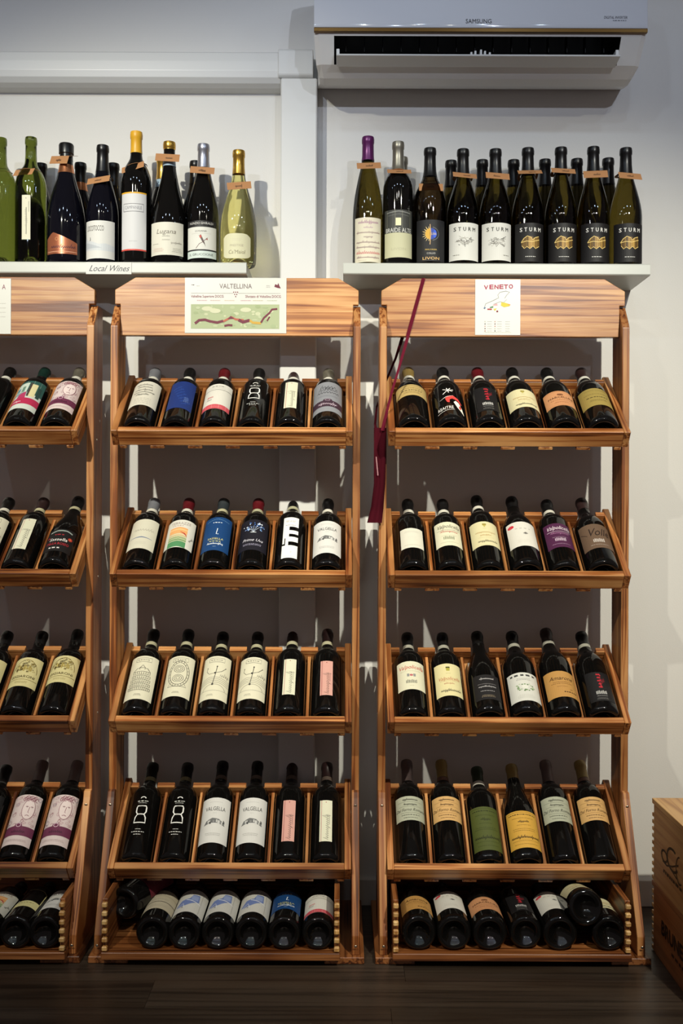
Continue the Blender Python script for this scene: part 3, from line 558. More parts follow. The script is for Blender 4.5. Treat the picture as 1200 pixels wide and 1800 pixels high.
# ------------------------------------------------------------ bottles
def prof(kind, H=None):
    P = {'bordeaux': (.303, [(0, 22), (12, 19), (24, 7), (28.5, .8), (31.5, 0), (35, 1.2), (37.8, 4.2), (39.2, 9), (39.6, 14), (39.6, 186), (38.9, 196), (36.5, 205), (32, 213), (26, 220), (20, 226), (16.6, 233), (15.2, 242), (14.4, 258), (14, 284), (15.4, 286), (15.6, 296), (14.6, 303), (0, 303)]),
         'burgundy': (.306, [(0, 24), (12, 20), (25, 7), (30, .8), (33, 0), (36.5, 1.2), (39.5, 4.5), (41.1, 9.5), (41.5, 15), (41.5, 128), (40.8, 142), (38.5, 158), (35, 174), (30.5, 190), (26, 205), (22, 218), (18.8, 231), (16.6, 245), (15, 262), (14.2, 288), (15.6, 290), (15.8, 299), (14.6, 306), (0, 306)]),
         'heavy': (.306, [(0, 24), (12, 20), (25, 7), (30, .8), (33.5, 0), (37, 1.2), (40, 4.5), (41.6, 9.5), (42, 15), (42, 160), (41, 174), (38, 188), (33.5, 200), (27.5, 212), (22, 222), (18.2, 233), (16, 246), (15, 262), (14.4, 288), (15.8, 290), (16, 299), (14.8, 306), (0, 306)]),
         'flute': (.338, [(0, 14), (14, 12), (26, 4), (33, 0), (37, 1.5), (38.8, 6), (39.2, 12), (39.2, 128), (38.2, 150), (35.6, 175), (31.6, 200), (26.4, 226), (21, 250), (17, 270), (15, 288), (14.4, 320), (15.6, 322), (15.8, 332), (14.6, 338), (0, 338)]),
         'sparkling': (.32, [(0, 24), (12, 20), (28, 7), (36, 1), (42, 0), (47, 1.5), (49.6, 6), (50, 12), (50, 100), (48.5, 125), (45, 150), (39.5, 175), (32.5, 200), (26, 222), (21, 242), (18, 258), (16.5, 272), (16, 292), (18.5, 294), (18.8, 316), (17, 320), (0, 320)]),
         'bowl': (.296, [(0, 22), (12, 19), (26, 7), (32, 1), (38, 0), (42.5, 1.5), (45, 6), (46.5, 20), (47.5, 70), (47, 100), (44, 128), (38, 155), (30, 180), (23, 202), (18.5, 220), (16.4, 235), (15, 252), (14.4, 278), (15.8, 280), (16, 290), (15, 296), (0, 296)])}[kind]
    h0, pr = P; H = H or h0; k = H-h0
    if k < 0: return [(r*.001, (z if z < 100 else 100+(z-100)*(H*1000-100)/(h0*1000-100))*.001) for r, z in pr], H
    zs = .55*h0*1000
    return [(r*.001, (z+(k*1000 if z > zs+60 else k*1000*max(0, (z-zs)/60) if z > zs else 0))*.001) for r, z in pr], H
def rad_at(pr, z):
    pr = [p for p in pr[4:]]
    for (r0, z0), (r1, z1) in zip(pr, pr[1:]):
        if z0 <= z <= z1: return r0+(r1-r0)*((z-z0)/(z1-z0) if z1 > z0 else 0)
    return pr[-2][0]
BODY = {}; CAPM = {}; LAB = {}
def sleeve(pr, z0, z1, off, top):
    zs = [z0]+[z for r, z in pr[4:] if z0+.0004 < z < z1-.0004]+[z1]
    q = [(rad_at(pr, z)+off, z) for z in zs]; 
    return ([(rad_at(pr, z0)-.0004, z0)]+q+[(q[-1][0]*.82, z1+.0010), (0, z1+.0011)]) if top else ([(rad_at(pr, z0)-.0003, z0)]+q+[(rad_at(pr, z1)-.0003, z1)])
def label_mesh(key, R, wmm, z0, z1, name):
    col, draw = DES[key]; P = Print(); h = (z1-z0)*1000
    draw(P, wmm, h); zc = (z0+z1)/2
    pm = P.build(name+'_print', wrap(R, zc), 6.0)
    if col is None: return None, pm
    n = 18; v = []; f = []
    shape = {'copper': lambda t: .5-.32*max(0, (t-.25))/.5 - .45*max(0, .12-t)*2 if t > .25 else .5-.3*(.25-t)/.25, 'camaiol': lambda t: .5-.16*(abs(2*t-1)**5)}.get(key, lambda t: .5)
    bot = {'camaiol': lambda t: -.5+.12*(abs(2*t-1)**5)}.get(key, lambda t: -.5)
    fw = wrap(R, zc)
    for i in range(n+1):
        t = i/n; x = (t-.5)*wmm
        for lay, y in ((-1.2, bot(t)*h), (-1.2, shape(t)*h), (0, bot(t)*h), (0, shape(t)*h)): v.append(fw(x, y, lay))
    for i in range(n):
        a = 4*i; f += [(a+2, a+6, a+7, a+3), (a, a+1, a+5, a+4), (a+3, a+7, a+5, a+1), (a, a+4, a+6, a+2)]
    f += [(0, 2, 3, 1), (4*n, 4*n+1, 4*n+3, 4*n+2)]
    lm = mesh(name, v, f); lm.materials.append(FOIL if key == 'copper' else mat('paper_'+col, col, .6))
    return lm, pm
def tag_mesh(seed, neck_r, tilt, flip=0):
    """kraft price tag: a collar with a neck hole and a hanging front flap"""
    key = ('tag', seed, neck_r)
    if key in LAB: return LAB[key]
    v = []; f = []; n = 16; th = .0006; r = neck_r+.0016
    for i in range(n):
        a = 2*pi*i/n; c, s = math.cos(a), math.sin(a); m = max(abs(c)/.026, abs(s)/.021); ox, oy = c/m, s/m
        for z in (0, th): v += [(r*c, r*s, z), (ox, oy, z)]
    for i in range(n):
        a, b = 4*i, 4*((i+1) % n)
        f += [(a+2, a+3, b+3, b+2), (a, b, b+1, a+1), (a+1, b+1, b+3, a+3), (a, a+2, b+2, b)]
    k = len(v); w2 = .031; d = .021; ln = .021; co, si = math.cos(1.05), math.sin(1.05)
    p0 = (-w2, -d+.0006, th); 
    for (x, l) in ((-w2, 0), (w2, 0), (w2, 1), (-w2, 1)):
        for e in (0, th): v.append((x, -d-.0004-l*ln*co-e*si*0, .0003-l*ln*si+e))
    f += [(k, k+2, k+4, k+6), (k+1, k+7, k+5, k+3)] + [(k+2*i, k+2*((i+1) % 4), k+2*((i+1) % 4)+1, k+2*i+1) for i in range(4)]
    me = mesh('tag', v, f); bm = bmesh.new(); bm.from_mesh(me); bmesh.ops.recalc_face_normals(bm, faces=bm.faces); bm.to_mesh(me); bm.free(); me.materials.append(KRAFT)
    P = Print(); P.script(random.Random(seed).uniform(-4, 6), -1, 17, 7, '3a2a1e', .9, seed)
    def mp(x, y, lay):
        l = .5-y*.001/ln; return Vector((x*.001, -d-.0004-l*ln*co-.0004, .0003-l*ln*si+th+.0003))
    LAB[key] = (me, P.build('tag_print', mp)); return LAB[key]
NB = [0]
def bottle(kind, glass, cap, band, key, z0, z1, wmm, label, group, H=None, caplen=.062, tagz=None, tagtilt=(0, 0, 0), capglass=False, nb=None, seed=0):
    """stands on its base at the origin, label towards -Y"""
    bk = (kind, glass, H)
    if bk not in BODY:
        pr, h = prof(kind, H); me = lathe_mesh('wine_bottle', pr); me.materials.append(GLASS[glass]); BODY[bk] = (me, pr, h)
    me, pr, h = BODY[bk]
    o = link('wine_bottle', me); tag(o, label, 'bottle', group)
    if cap:
        ck = bk+(cap, caplen)
        if ck not in CAPM:
            top = h if cap != 'cork' else h
            cm = lathe_mesh('capsule', sleeve(pr, h-caplen, h, .00045, True)); cm.materials.append(CAPS[cap]); CAPM[ck] = cm
        link('capsule', CAPM[ck], o)
    if band:
        ck = bk+('band', band, caplen)
        if ck not in CAPM:
            z = h-caplen-.013 if nb is None else h-nb; cm = lathe_mesh('neck_band', sleeve(pr, z, z+(.0115 if nb is None else .022), .0006, False))
            cm.materials.append(mat('band_'+band, band, .5) if band != 'c58259' else CAPS['copper']); CAPM[ck] = cm
        link('neck_band', CAPM[ck], o)
    if key:
        R = rad_at(pr, (z0+z1)/2) if kind != 'bowl' else .0474
        lk = (key, kind, round(z0, 4), round(z1, 4), wmm)
        if lk not in LAB: LAB[lk] = label_mesh(key, R+.0002, wmm, z0, z1, 'label')
        lm, pm = LAB[lk]
        if lm: l = link('label', lm, o); link('lettering', pm, l)
        else: link('lettering', pm, o)
    if tagz is not None:
        tm, tp = tag_mesh(seed, rad_at(pr, tagz), 0)
        t = link('price_tag', tm, o); t.location = (0, 0, tagz); t.rotation_euler = tagtilt; link('lettering', tp, t)
    return o

# ------------------------------------------------------------ room shell
WY = 2.715
tag(link('wall_back', box_mesh('wall_back', -2.2, 2.2, WY, WY+.12, 0, 2.9, 0), None, WALL), kind='structure')
tag(link('ceiling', box_mesh('ceiling', -2.2, 2.2, -.6, WY+.12, 2.9, 2.98, 0), None, WALL), kind='structure')
fl = tag(link('floor', box_mesh('floor', -2.2, 2.2, -.6, WY+.12, -.05, -.009, 0), None, mat('screed', '3a3632', .9)), kind='structure')
r_ = random.Random(4); y = -.6; row = 0
while y < WY:
    x = -2.2+((row*.57) % 1.1)-1.1
    while x < 2.2:
        a, b = max(x, -2.2), min(x+1.22, 2.2)
        if b-a > .05: link('floor_plank', box_mesh('floor_plank', a+.0004, b-.0004, y+.0004, min(y+.1242, WY-.001), -.0088, r_.uniform(-.0003, 0), 0), fl, WF)
        x += 1.22
    y += .1246; row += 1
tag(link('baseboard_back', prism_mesh('baseboard_back', [(WY-.014, .0005), (WY, .0005), (WY, .078), (WY-.005, .078), (WY-.014, .070)], -2.2, 2.2, 0, .0008), None, mat('skirting_white', 'bfbcb6', .45)), kind='structure')
# cable trunking: horizontal run, elbow, vertical drop (pieces of the setting)
hp = [(WY, 2.298), (WY-.050, 2.298), (WY-.058, 2.292), (WY-.060, 2.27), (WY-.060, 2.245), (WY-.056, 2.228), (WY-.046, 2.216), (WY-.030, 2.209), (WY, 2.206)]
xe = at(490, 120, 2.655).x; xr = at(550, 120, 2.65).x
tag(link('trim_1', prism_mesh('trim_1', hp, -2.2, xe+.004, 0, .0008), None, DUCT), kind='structure')
ep = [(WY, 2.304), (WY-.056, 2.304), (WY-.066, 2.296), (WY-.066, 2.232), (WY-.060, 2.226), (WY, 2.226)]
tag(link('trim_2', prism_mesh('trim_2', ep, xe-.002, xr, 0, .002), None, DUCT), kind='structure')
xa, xb = at(493, 200, 2.655).x, at(557, 200, 2.655).x
tag(link('trim_3', box_mesh('trim_3', xa, xb, WY-.060, WY, .08, 2.2255, .003), None, DUCT), kind='structure')

# ------------------------------------------------------------ air conditioner
ac = tag(empty('air_conditioner', (at(844, 0, 2.49).x, WY, 2.17)), 'white wall mounted air conditioner with open louver above the right-hand shelf', 'air conditioner')
HW = .4155
def acp(v): return (v[0]-WY, v[1]-2.17)
body_p = [(2.715, 2.222), (2.655, 2.199), (2.61, 2.186), (2.572, 2.188), (2.535, 2.207), (2.4930, 2.2605), (2.4905, 2.267), (2.4905, 2.4), (2.56, 2.45), (2.715, 2.45)]
v = []; f = []
xs = [-HW, -HW+.012, -HW+.05, HW-.062, HW-.012, HW]; npf = len(body_p)
for j, x in enumerate(xs):
    for (yy, zz) in body_p:
        ins = 0
        t = max(0, (2.262-zz)/.09); ins = .020*t**3
        if j in (0, 5): ins += .0
        sy = yy + (.006 if j in (0, 5) and yy < 2.6 else 0); sz = zz + (.004 if j in (0, 5) and zz < 2.2 else 0)
        v.append((x-math.copysign(ins, x) if j in (0, 1, 4, 5) else x, sy-WY, sz-2.17))
for j in range(5):
    for i in range(npf):
        k = (i+1) % npf
        if j == 2 and i == 4: continue
        f.append((j*npf+i, j*npf+k, (j+1)*npf+k, (j+1)*npf+i))
f += [tuple(range(npf)), tuple(range(5*npf, 6*npf))[::-1]]
bme = mesh('casing', v, f); bm = bmesh.new(); bm.from_mesh(bme); bmesh.ops.recalc_face_normals(bm, faces=bm.faces); bm.to_mesh(bme); bm.free()
casing = link('casing', bme, ac, ACB)
# outlet recess behind the opening (its own dark lining)
a, c = body_p[4], body_p[5]
x0, x1 = xs[2], xs[3]
q = [(x, p[0]-WY, p[1]-2.17) for x in (x0, x1) for p in (a, c, (c[0]+.075, c[1]+.055), (a[0]+.075, a[1]+.055))]
rec = mesh('air_outlet', q, [(1, 2, 6, 5), (2, 3, 7, 6), (3, 0, 4, 7), (0, 1, 2, 3), (4, 7, 6, 5)]); link('air_outlet', rec, ac, BLACK)
for i in range(15):
    x = x0+.03+(x1-x0-.06)*i/14
    link('vane', box_mesh('vane', x-.0008, x+.0008, 2.545-WY, 2.570-WY, 2.245-2.17, 2.29-2.17, 0), ac, BLACK)
# louver: a long flap hinged open, with end arms and a centre bracket
lp = [acp((2.530, 2.2065)), acp((2.480, 2.2095)), acp((2.477, 2.2075)), acp((2.478, 2.2045)), acp((2.505, 2.2015)), acp((2.527, 2.1990)), acp((2.531, 2.2005))]
lv = link('louver', prism_mesh('louver', lp, x0+.006, x1-.006, 0, .0006), ac, DUCT)
lv.rotation_euler = (0, 0, 0)
for x in (x0+.010, x1-.010): link('louver_arm', box_mesh('louver_arm', x-.004, x+.004, 2.492-WY, 2.520-WY, 2.207-2.17, 2.228-2.17, .001), lv, DUCT)
for dx in (-.022, -.012, .002, .012, .024): link('louver_bracket', box_mesh('louver_bracket', dx-.0025+.0, dx+.0025, 2.488-WY, 2.508-WY, 2.207-2.17, 2.216+(.01-abs(dx)*.3)-2.17, .0008), lv, DUCT)
# glossy front panel and the bronze line under it
def pan_y(z):
    t = (z-2.275)/.17; return 2.478+.004*math.sin(t*3)+.10*max(0, t-.45)**2+.0006*0
pp = [(pan_y(2.275+.17*i/14)-WY, 2.275+.17*i/14-2.17) for i in range(15)]
poly = pp+[(2.53-WY, 2.449-2.17), (2.4908-WY, 2.40-2.17), (2.4908-WY, 2.275-2.17)]
pm_ = prism_mesh('front_panel', poly, -HW, HW, 0, .0008)
for p in pm_.polygons: p.use_smooth = abs(p.normal.x) < .5
fp = link('front_panel', pm_, ac, ACP)
link('trim_line', box_mesh('trim_line', -HW, HW, 2.4795-WY, 2.4903-WY, 2.2655-2.17, 2.2745-2.17, .0005), ac, GOLDL)
P = Print(); zt = at(838, 37, 2.478).z
P.text('SAMSUNG', (at(841, 37, 2.478).x-ac.location.x)*1000, 0, 11, 64, '2a2a30'); 
X2 = (at(1082, 31, 2.478).x-ac.location.x)*1000
P.text('DIGITAL INVERTER', X2, 11, 6.5, 58, '55555c', .15); P.dashes(X2+10, 3, 34, 2.2, '77777e')
link('lettering', P.build('lettering', lambda x, y, l: Vector((x*.001, pan_y(zt+y*.001)-.0008-WY, zt+y*.001-2.17))), fp)

# ------------------------------------------------------------ wall shelves and the card on the left one
SZ = 1.7045
def shelf(xa, xb, label):
    p = [(2.54, SZ-.003), (2.543, SZ), (WY, SZ), (WY, SZ-.030), (2.543, SZ-.030), (2.54, SZ-.027)]
    return tag(link('wall_shelf', prism_mesh('wall_shelf', p, xa, xb, 0, .0006), None, WHITE), label, 'shelf')
xl = at(433, 470, 2.54).x
shelf(-1.35, xl, 'white wall shelf holding the bottles marked with a Local Wines card')
shelf(at(603, 470, 2.54).x, at(1143, 470, 2.54).x, 'white wall shelf above the VENETO rack, holding STURM bottles')
a, b = at(151, 461, 2.5385), at(231, 482, 2.5385)
card = link('shelf_card', box_mesh('shelf_card', a.x, b.x, 2.5385, 2.5392, b.z, a.z, 0), None, mat('card_white', 'd8d8d4', .6)); tag(card, 'white paper card reading Local Wines on the shelf edge', 'card')
P = Print(); P.text('Local Wines', 0, 0, 15, 100, '4a4a50', .45)
link('lettering', P.build('lettering', lambda x, y, l: Vector(((a.x+b.x)/2+x*.001, 2.5382, (a.z+b.z)/2+y*.001))), card)

# ------------------------------------------------------------ racks
ANG = math.radians(38); CA, SA = math.cos(ANG), math.sin(ANG); RY = 2.51
ROWS = [(2.425, 1.265), (2.418, .916), (2.411, .560), (2.405, .205)]
PITCH = .093
def child(name, me, parent, m): return link(name, me, parent, m)
def make_rack(cx, label, crate_dx):
    R_ = tag(empty('wine_rack', (cx, RY, 0)), label, 'rack', None)
    for s in (-1, 1):
        xo, xi = s*.315, s*.2965; x0, x1 = min(xo, xi), max(xo, xi)
        post = child('post', prism_mesh('post', [(0, .0165), (.09, .0165), (.09, 1.588), (.084, 1.594), (.040, 1.594), (.005, 1.545), (0, 1.535)], x0, x1, 0, .0012), R_, W[2])
        for (yy, zz) in ((.03, 1.25), (.06, 1.30), (.05, .90), (.05, .55)):
            sc = lathe_mesh('screw', [(0, 0), (.0035, 0), (.003, .0012), (0, .0014)], 10); o = link('screw', sc, post, SCREW); o.location = (xo, yy, zz); o.rotation_euler = (0, s*pi/2, 0)
        brace = child('leg_brace', prism_mesh('leg_brace', [(-.0005, .0165), (-.0005, .368), (-.013, .366), (-.018, .352), (-.145, .06), (-.148, .0165)], x0, x1, 0, .0012), R_, WBR)
        for (t, zz) in ((.0, .335), (.93, .04)):
            yy = -.018-(.352-zz)*.435; sc = lathe_mesh('screw', [(0, 0), (.004, 0), (.0035, .0008), (0, .001)], 10); o = link('screw', sc, brace, SCREW); o.location = ((x0+x1)/2, yy-.001, zz); o.rotation_euler = (pi/2+.41, 0, 0)
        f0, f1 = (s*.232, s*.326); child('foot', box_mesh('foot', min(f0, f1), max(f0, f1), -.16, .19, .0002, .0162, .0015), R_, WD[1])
    child('header_board', prism_mesh('header_board', [(-.2962, 1.516), (.2962, 1.516), (.2962, 1.5955), (.310, 1.5955), (.310, 1.632), (.258, 1.6635), (-.258, 1.6635), (-.310, 1.632), (-.310, 1.5955), (-.2962, 1.5955)], .025, .045, 1, .0012), R_, WH)
    for k, (yy, zz) in enumerate(ROWS):
        t = empty('tray', (0, yy-RY, zz), R_); t.rotation_euler = (ANG, 0, 0)
        for s in (-1, 1):
            x0, x1 = sorted((s*.279, s*.295))
            sb = child('side_board', prism_mesh('side_board', [(0, -.044), (.268, -.044), (.268, -.004), (.264, 0), (0, 0)], x0, x1, 0, .0012), t, W[1])
        child('front_rail', box_mesh('front_rail', -.2788, .2788, 0, .018, -.044, 0, .0015), t, W[0])
        pb = [(-.2788, -.044), (.2788, -.044), (.2788, 0)]
        for i in range(5, -1, -1):                                  # a rounded cradle for each bottle neck
            x = (i-2.5)*PITCH; pb += [(x+.024, 0)] + [(x+.024*math.cos(pi*j/8), -.0165-.0245*math.sin(pi*j/8)) for j in range(9)] + [(x-.024, 0)]
        child('back_board', prism_mesh('back_board', pb+[(-.2788, 0)], .236, .251, 1, .0008), t, W[0])
        for i in range(7):
            x = (i-3)*PITCH; xa_, xb_ = max(x-.0175, -.2786), min(x+.0175, .2786)
            child('slat', box_mesh('slat', xa_, xb_, .0003, .253, -.0535, -.0445, .001), t, W[1])
            if 0 < i < 6: child('divider', box_mesh('divider', x-.004, x+.004, .0185, .2355, -.0443, -.020, .001), t, W[1])
    c = empty('bottom_crate', (crate_dx, 0, 0), R_)
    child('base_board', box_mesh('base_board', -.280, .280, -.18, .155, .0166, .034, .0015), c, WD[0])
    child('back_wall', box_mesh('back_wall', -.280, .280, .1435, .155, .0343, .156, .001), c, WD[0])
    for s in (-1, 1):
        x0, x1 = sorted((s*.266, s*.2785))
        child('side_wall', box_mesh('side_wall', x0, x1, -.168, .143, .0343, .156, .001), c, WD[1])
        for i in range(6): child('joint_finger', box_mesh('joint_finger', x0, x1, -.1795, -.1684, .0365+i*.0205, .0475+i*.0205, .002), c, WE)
    return R_
RX = {'mid': -.2685, 'right': .4095, 'left': -.940}
make_rack(RX['left'], 'scorched pine bottle rack cut off by the frame, beside the VALTELLINA rack', .016)
make_rack(RX['mid'], 'scorched pine bottle rack of four trays with the VALTELLINA map sheet', -.011)
make_rack(RX['right'], 'scorched pine bottle rack of four trays with the VENETO map sheet', -.006)

# map sheets on the headers
def sheet(x0, y0, x1, y1, label, draw, rot=0):
    Y = RY+.0236; A, B = at(x0, y0, Y), at(x1, y1, Y); cx, cz = (A.x+B.x)/2, (A.z+B.z)/2; w_, h_ = B.x-A.x, A.z-B.z
    o = link('map_sheet', box_mesh('map_sheet', -w_/2, w_/2, 0, .0007, -h_/2, h_/2, 0), None, mat('laminated_paper', 'd9d9d2', .3, coat=.3)); o.location = (cx, Y, cz)
    tag(o, label, 'map'); P = Print(); draw(P, w_*1000, h_*1000)
    link('lettering', P.build('lettering', lambda x, y, l: Vector((x*.001, -.0002-l*.00012, y*.001))), o); return o
def d_valtellina(P, w, h):
    P.text('VALTELLINA', 0, h*.35, h*.085, w*.32, '7a6a68'); P.dashes(-w*.42, h*.37, 8, 1.6, '5a3a3e'); P.dashes(-w*.37, h*.35, 8, 1, '9a8a88'); P.dashes(w*.32, h*.36, 12, .9, '8a7a78', 2, 4)
    P.poly([(w*.38, h*.34), (w*.39, h*.39), (w*.41, h*.37), (w*.42, h*.41), (w*.43, h*.36), (w*.445, h*.31), (w*.41, h*.32)], '6a1a30')
    for (x, y) in ((-5, .24), (0, .24), (5, .24), (-2.6, .20), (2.6, .20), (0, .16)): P.ell(x, h*y, 1.5, 1.7, '7a2036', 8)
    P.line([(-w*.44, h*.22), (-6, h*.22)], .5, 'a9a39c'); P.line([(6, h*.22), (w*.44, h*.22)], .5, 'a9a39c')
    P.text('Valtellina Superiore DOCG', -w*.28, h*.165, h*.045, w*.32, '8a2a40'); P.text('Sforzato di Valtellina DOCG', w*.27, h*.165, h*.045, w*.35, '8a2a40')
    for i, (x, c) in enumerate(((-.33, 'c9808a'), (-.2, 'd0a090'), (-.06, 'd9b590'), (.1, 'c9808a'), (.22, 'c0b080'), (.36, 'b0b890'))): P.dashes(w*x, h*.09, w*.10, 1.2, c, 1, 0, i)
    P.rect(-w*.44, -h*.42, w*.43, h*.02, 'a9b48c'); r = random.Random(8)
    for i in range(60):
        x, y = r.uniform(-.42, .40), r.uniform(-.40, .0); P.ell(w*x, h*min(y, -.02), r.uniform(2, 8), r.uniform(1.5, 5), r.choice(['b5be98', '9dab80', 'c6caa6', 'bcc4a0', 'a2b088']), 9, 2)
    for (x, y) in ((-.2, -.1), (.1, -.08), (-.28, -.06)): P.ell(w*x, h*y, 14, 6, 'cfd0b0', 12, 2)
    k = '6e2238'
    P.line([(-w*.40, -h*.33), (-w*.36, -h*.27), (-w*.3, -h*.26), (-w*.25, -h*.29), (-w*.18, -h*.31), (-w*.12, -h*.28)], 5, k, 3); P.line([(-w*.12, -h*.29), (-w*.04, -h*.21), (0, -h*.25), (w*.08, -h*.265)], 4, 'b5604a', 3); P.poly([(-w*.08, -h*.25), (-w*.05, -h*.19), (-w*.01, -h*.24)], k, 3)
    P.line([(w*.03, -h*.26), (w*.07, -h*.3), (w*.14, -h*.27)], 6, k, 3); P.line([(w*.14, -h*.27), (w*.17, -h*.31), (w*.25, -h*.32)], 4.5, 'c9a03c', 3)
    P.line([(w*.25, -h*.31), (w*.28, -h*.22), (w*.33, -h*.14), (w*.36, -h*.07), (w*.41, -h*.06)], 3.6, k, 3); P.line([(w*.31, -h*.28), (w*.335, -h*.2)], 2.6, k, 3); P.line([(-w*.11, -h*.37), (-w*.07, -h*.355), (-w*.03, -h*.36)], 4, k, 3)
def d_veneto(P, w, h):
    for i, (ch, x, y) in enumerate(zip('VENETO', (-.26, -.14, -.03, .08, .18, .29), (.355, .365, .365, .37, .37, .375))): P.text(ch, w*x, h*y, h*.075, w*.085, 'a8244e', bold=.45)
    P.line([(-w*.3, -h*.02), (-w*.27, h*.06), (-w*.1, h*.12), (w*.02, h*.17), (w*.0, h*.22), (w*.05, h*.27), (w*.18, h*.29), (w*.26, h*.27), (w*.2, h*.22), (w*.15, h*.16)], .8, '8a8a88'); P.line([(-w*.1, h*.05), (w*.05, h*.1), (w*.12, h*.08), (w*.2, h*.14)], .7, '9a9a98')
    P.line([(-w*.3, -h*.03), (-w*.28, h*.0)], 3, '5a7090'); P.poly([(-w*.18, h*.0), (-w*.1, h*.02), (-w*.1, -h*.01), (-w*.17, -h*.015)], '3f7a48'); P.rect(-w*.23, -h*.05, -w*.13, -h*.025, 'a82a34'); P.poly([(-w*.1, -h*.03), (-w*.02, -h*.02), (-w*.06, -h*.07)], 'c9bf4a'); P.rect(-w*.03, -h*.09, w*.01, -h*.06, '7a1a26'); P.poly([(-w*.12, h*.03), (-w*.02, h*.07), (w*.0, h*.03)], 'd9a0a4')
    P.poly([(w*.08, h*.10), (w*.2, h*.07), (w*.28, h*.05), (w*.26, h*.02), (w*.14, -h*.0), (w*.07, h*.03)], 'd2c23c'); P.poly([(w*.2, h*.06), (w*.28, h*.05), (w*.27, h*.03)], 'd98a4a', 2)
    for j, x in enumerate((-.28, -.06, .12)):
        for i in range(5):
            y = -.26-.042*i; P.dashes(w*(x+.10), h*y, w*.1, .8, 'a9a9a4', 1, 0, i+j)
            if j < 2: P.ell(w*x, h*y, 1.5, 1.5, ['b5b5a8', '3a3028', 'b58a80', '5a1a22', 'b06a60'][(i+2*j) % 5], 8)
    P.dashes(0, -h*.455, w*.6, .6, 'c9c9a8')
def d_a(P, w, h):
    P.text('A', w*.43, h*.35, h*.085, w*.035, '8a4a5a')
    for i in range(4): P.dashes(w*.40, h*(.05-.08*i), w*.1, .9, 'b5b0aa', 1, 0, i)
sheet(325, 488, 503, 586, 'laminated VALTELLINA wine map sheet with green map, on the rack header', d_valtellina)
sheet(835, 491, 914, 589, 'laminated VENETO wine map sheet with pink handwritten title, on the rack header', d_veneto)
sheet(-159, 489, 19, 587, 'white laminated sheet ending in a red letter A, cut by the frame', d_a)

# dark red strap looped over the VENETO header, ending in a broad sash
M_R = mat('wine_red_cloth', '3c0814', .9, spec=.1); M_R2 = mat('wine_red_cord', '5e1226', .85, spec=.15)
rb = tag(empty('ribbon_sash', at(667, 755, 2.494)), 'dark red ribbon looped over the VENETO header, its broad sash hanging down', 'ribbon'); O = rb.location.copy()
yf = RY+.0235
pts = [at(745, 489, RY+.035), at(744, 490.5, yf-.0006), at(733, 530, yf-.001), at(717, 588, yf-.0015), at(716, 594, yf-.004), at(700, 650, 2.505), at(688, 690, 2.488), at(680, 722, 2.484), at(672, 757, 2.488)]
link('strap', strip_mesh('strap', [p-O for p in pts], [.009, .009, .009, .009, .008, .006, .006, .007, .010], .001), rb, M_R2)
pts = [at(745, 489, RY+.035), at(742, 493, RY+.0466), at(708, 590, RY+.048), at(695, 630, RY+.075), at(679, 668, RY+.098), at(662, 715, RY+.094), at(659, 745, RY+.03), at(661, 757, 2.492)]
link('strap', strip_mesh('strap', [p-O for p in pts], [.009, .009, .009, .006, .005, .005, .006, .008], .001), rb, M_R)
c0 = [(657, 679, 752), (657, 678, 800), (657, 677, 850), (652, 674, 890), (645, 671, 919)]
vv = []; ff = []
for (xa_, xb_, yy) in c0:
    for i in range(9):
        t = i/8; Yd = 2.496+.006*math.sin(t*9+yy*.02)-.004*(t*(1-t))*4
        p = at(xa_+(xb_-xa_)*t, yy, Yd)-O; vv += [tuple(p), (p.x, p.y+.0015, p.z)]
nn = 18
for j in range(len(c0)-1):
    for i in range(8):
        a = j*nn+2*i; ff += [(a, a+2, a+nn+2, a+nn), (a+1, a+nn+1, a+nn+3, a+3)]
    for i in (0, 8): a = j*nn+2*i; ff.append((a, a+1, a+nn+1, a+nn))
for i in range(8):
    for a in (2*i, (len(c0)-1)*nn+2*i): ff.append((a, a+1, a+3, a+2))
sm = mesh('sash', vv, ff, True); link('sash', sm, rb, M_R)
link('stitched_tab', strip_mesh('stitched_tab', [at(661, 803, 2.4885)-O, at(664, 836, 2.4885)-O], [.003, .003], .0008), rb, mat('tab_pink', '9a6a70', .6))

# wooden wine cases standing by the wall
def crate(z0, z1, m, label, draw):
    X = .7655; Yf = 2.443; Yn = 2.09; Xr = 1.10
    o = tag(empty('wine_case', (X, Yf, z0)), label, 'crate'); hh = z1-z0
    link('side_panel', box_mesh('side_panel', 0, .011, -(Yf-Yn), -.011, .0, hh-.0135, .0008), o, m); link('side_panel', box_mesh('side_panel', Xr-X-.011, Xr-X, -(Yf-Yn), -.011, 0, hh-.0135, .0008), o, m)
    link('end_panel', box_mesh('end_panel', .0112, Xr-X-.0112, -.0109, 0, 0, hh-.0135, .0008), o, WE); link('end_panel', box_mesh('end_panel', .0112, Xr-X-.0112, -(Yf-Yn), -(Yf-Yn)+.011, 0, hh-.0135, .0008), o, m)
    n = int((hh-.016)/.017)
    for i in range(n): link('joint_finger', box_mesh('joint_finger', -.0008, .011, -.0108, .0002, .003+i*.017, .0115+i*.017, .0006), o, WE)
    link('lid', box_mesh('lid', -.0008, Xr-X+.001, -(Yf-Yn)-.001, .001, hh-.0132, hh-.0005, .001), o, m)
    P = Print(); draw(P); link('lettering', P.build('lettering', lambda x, y, l: Vector((-.0004-l*.00012, -x*.001, y*.001))), o)
    return o
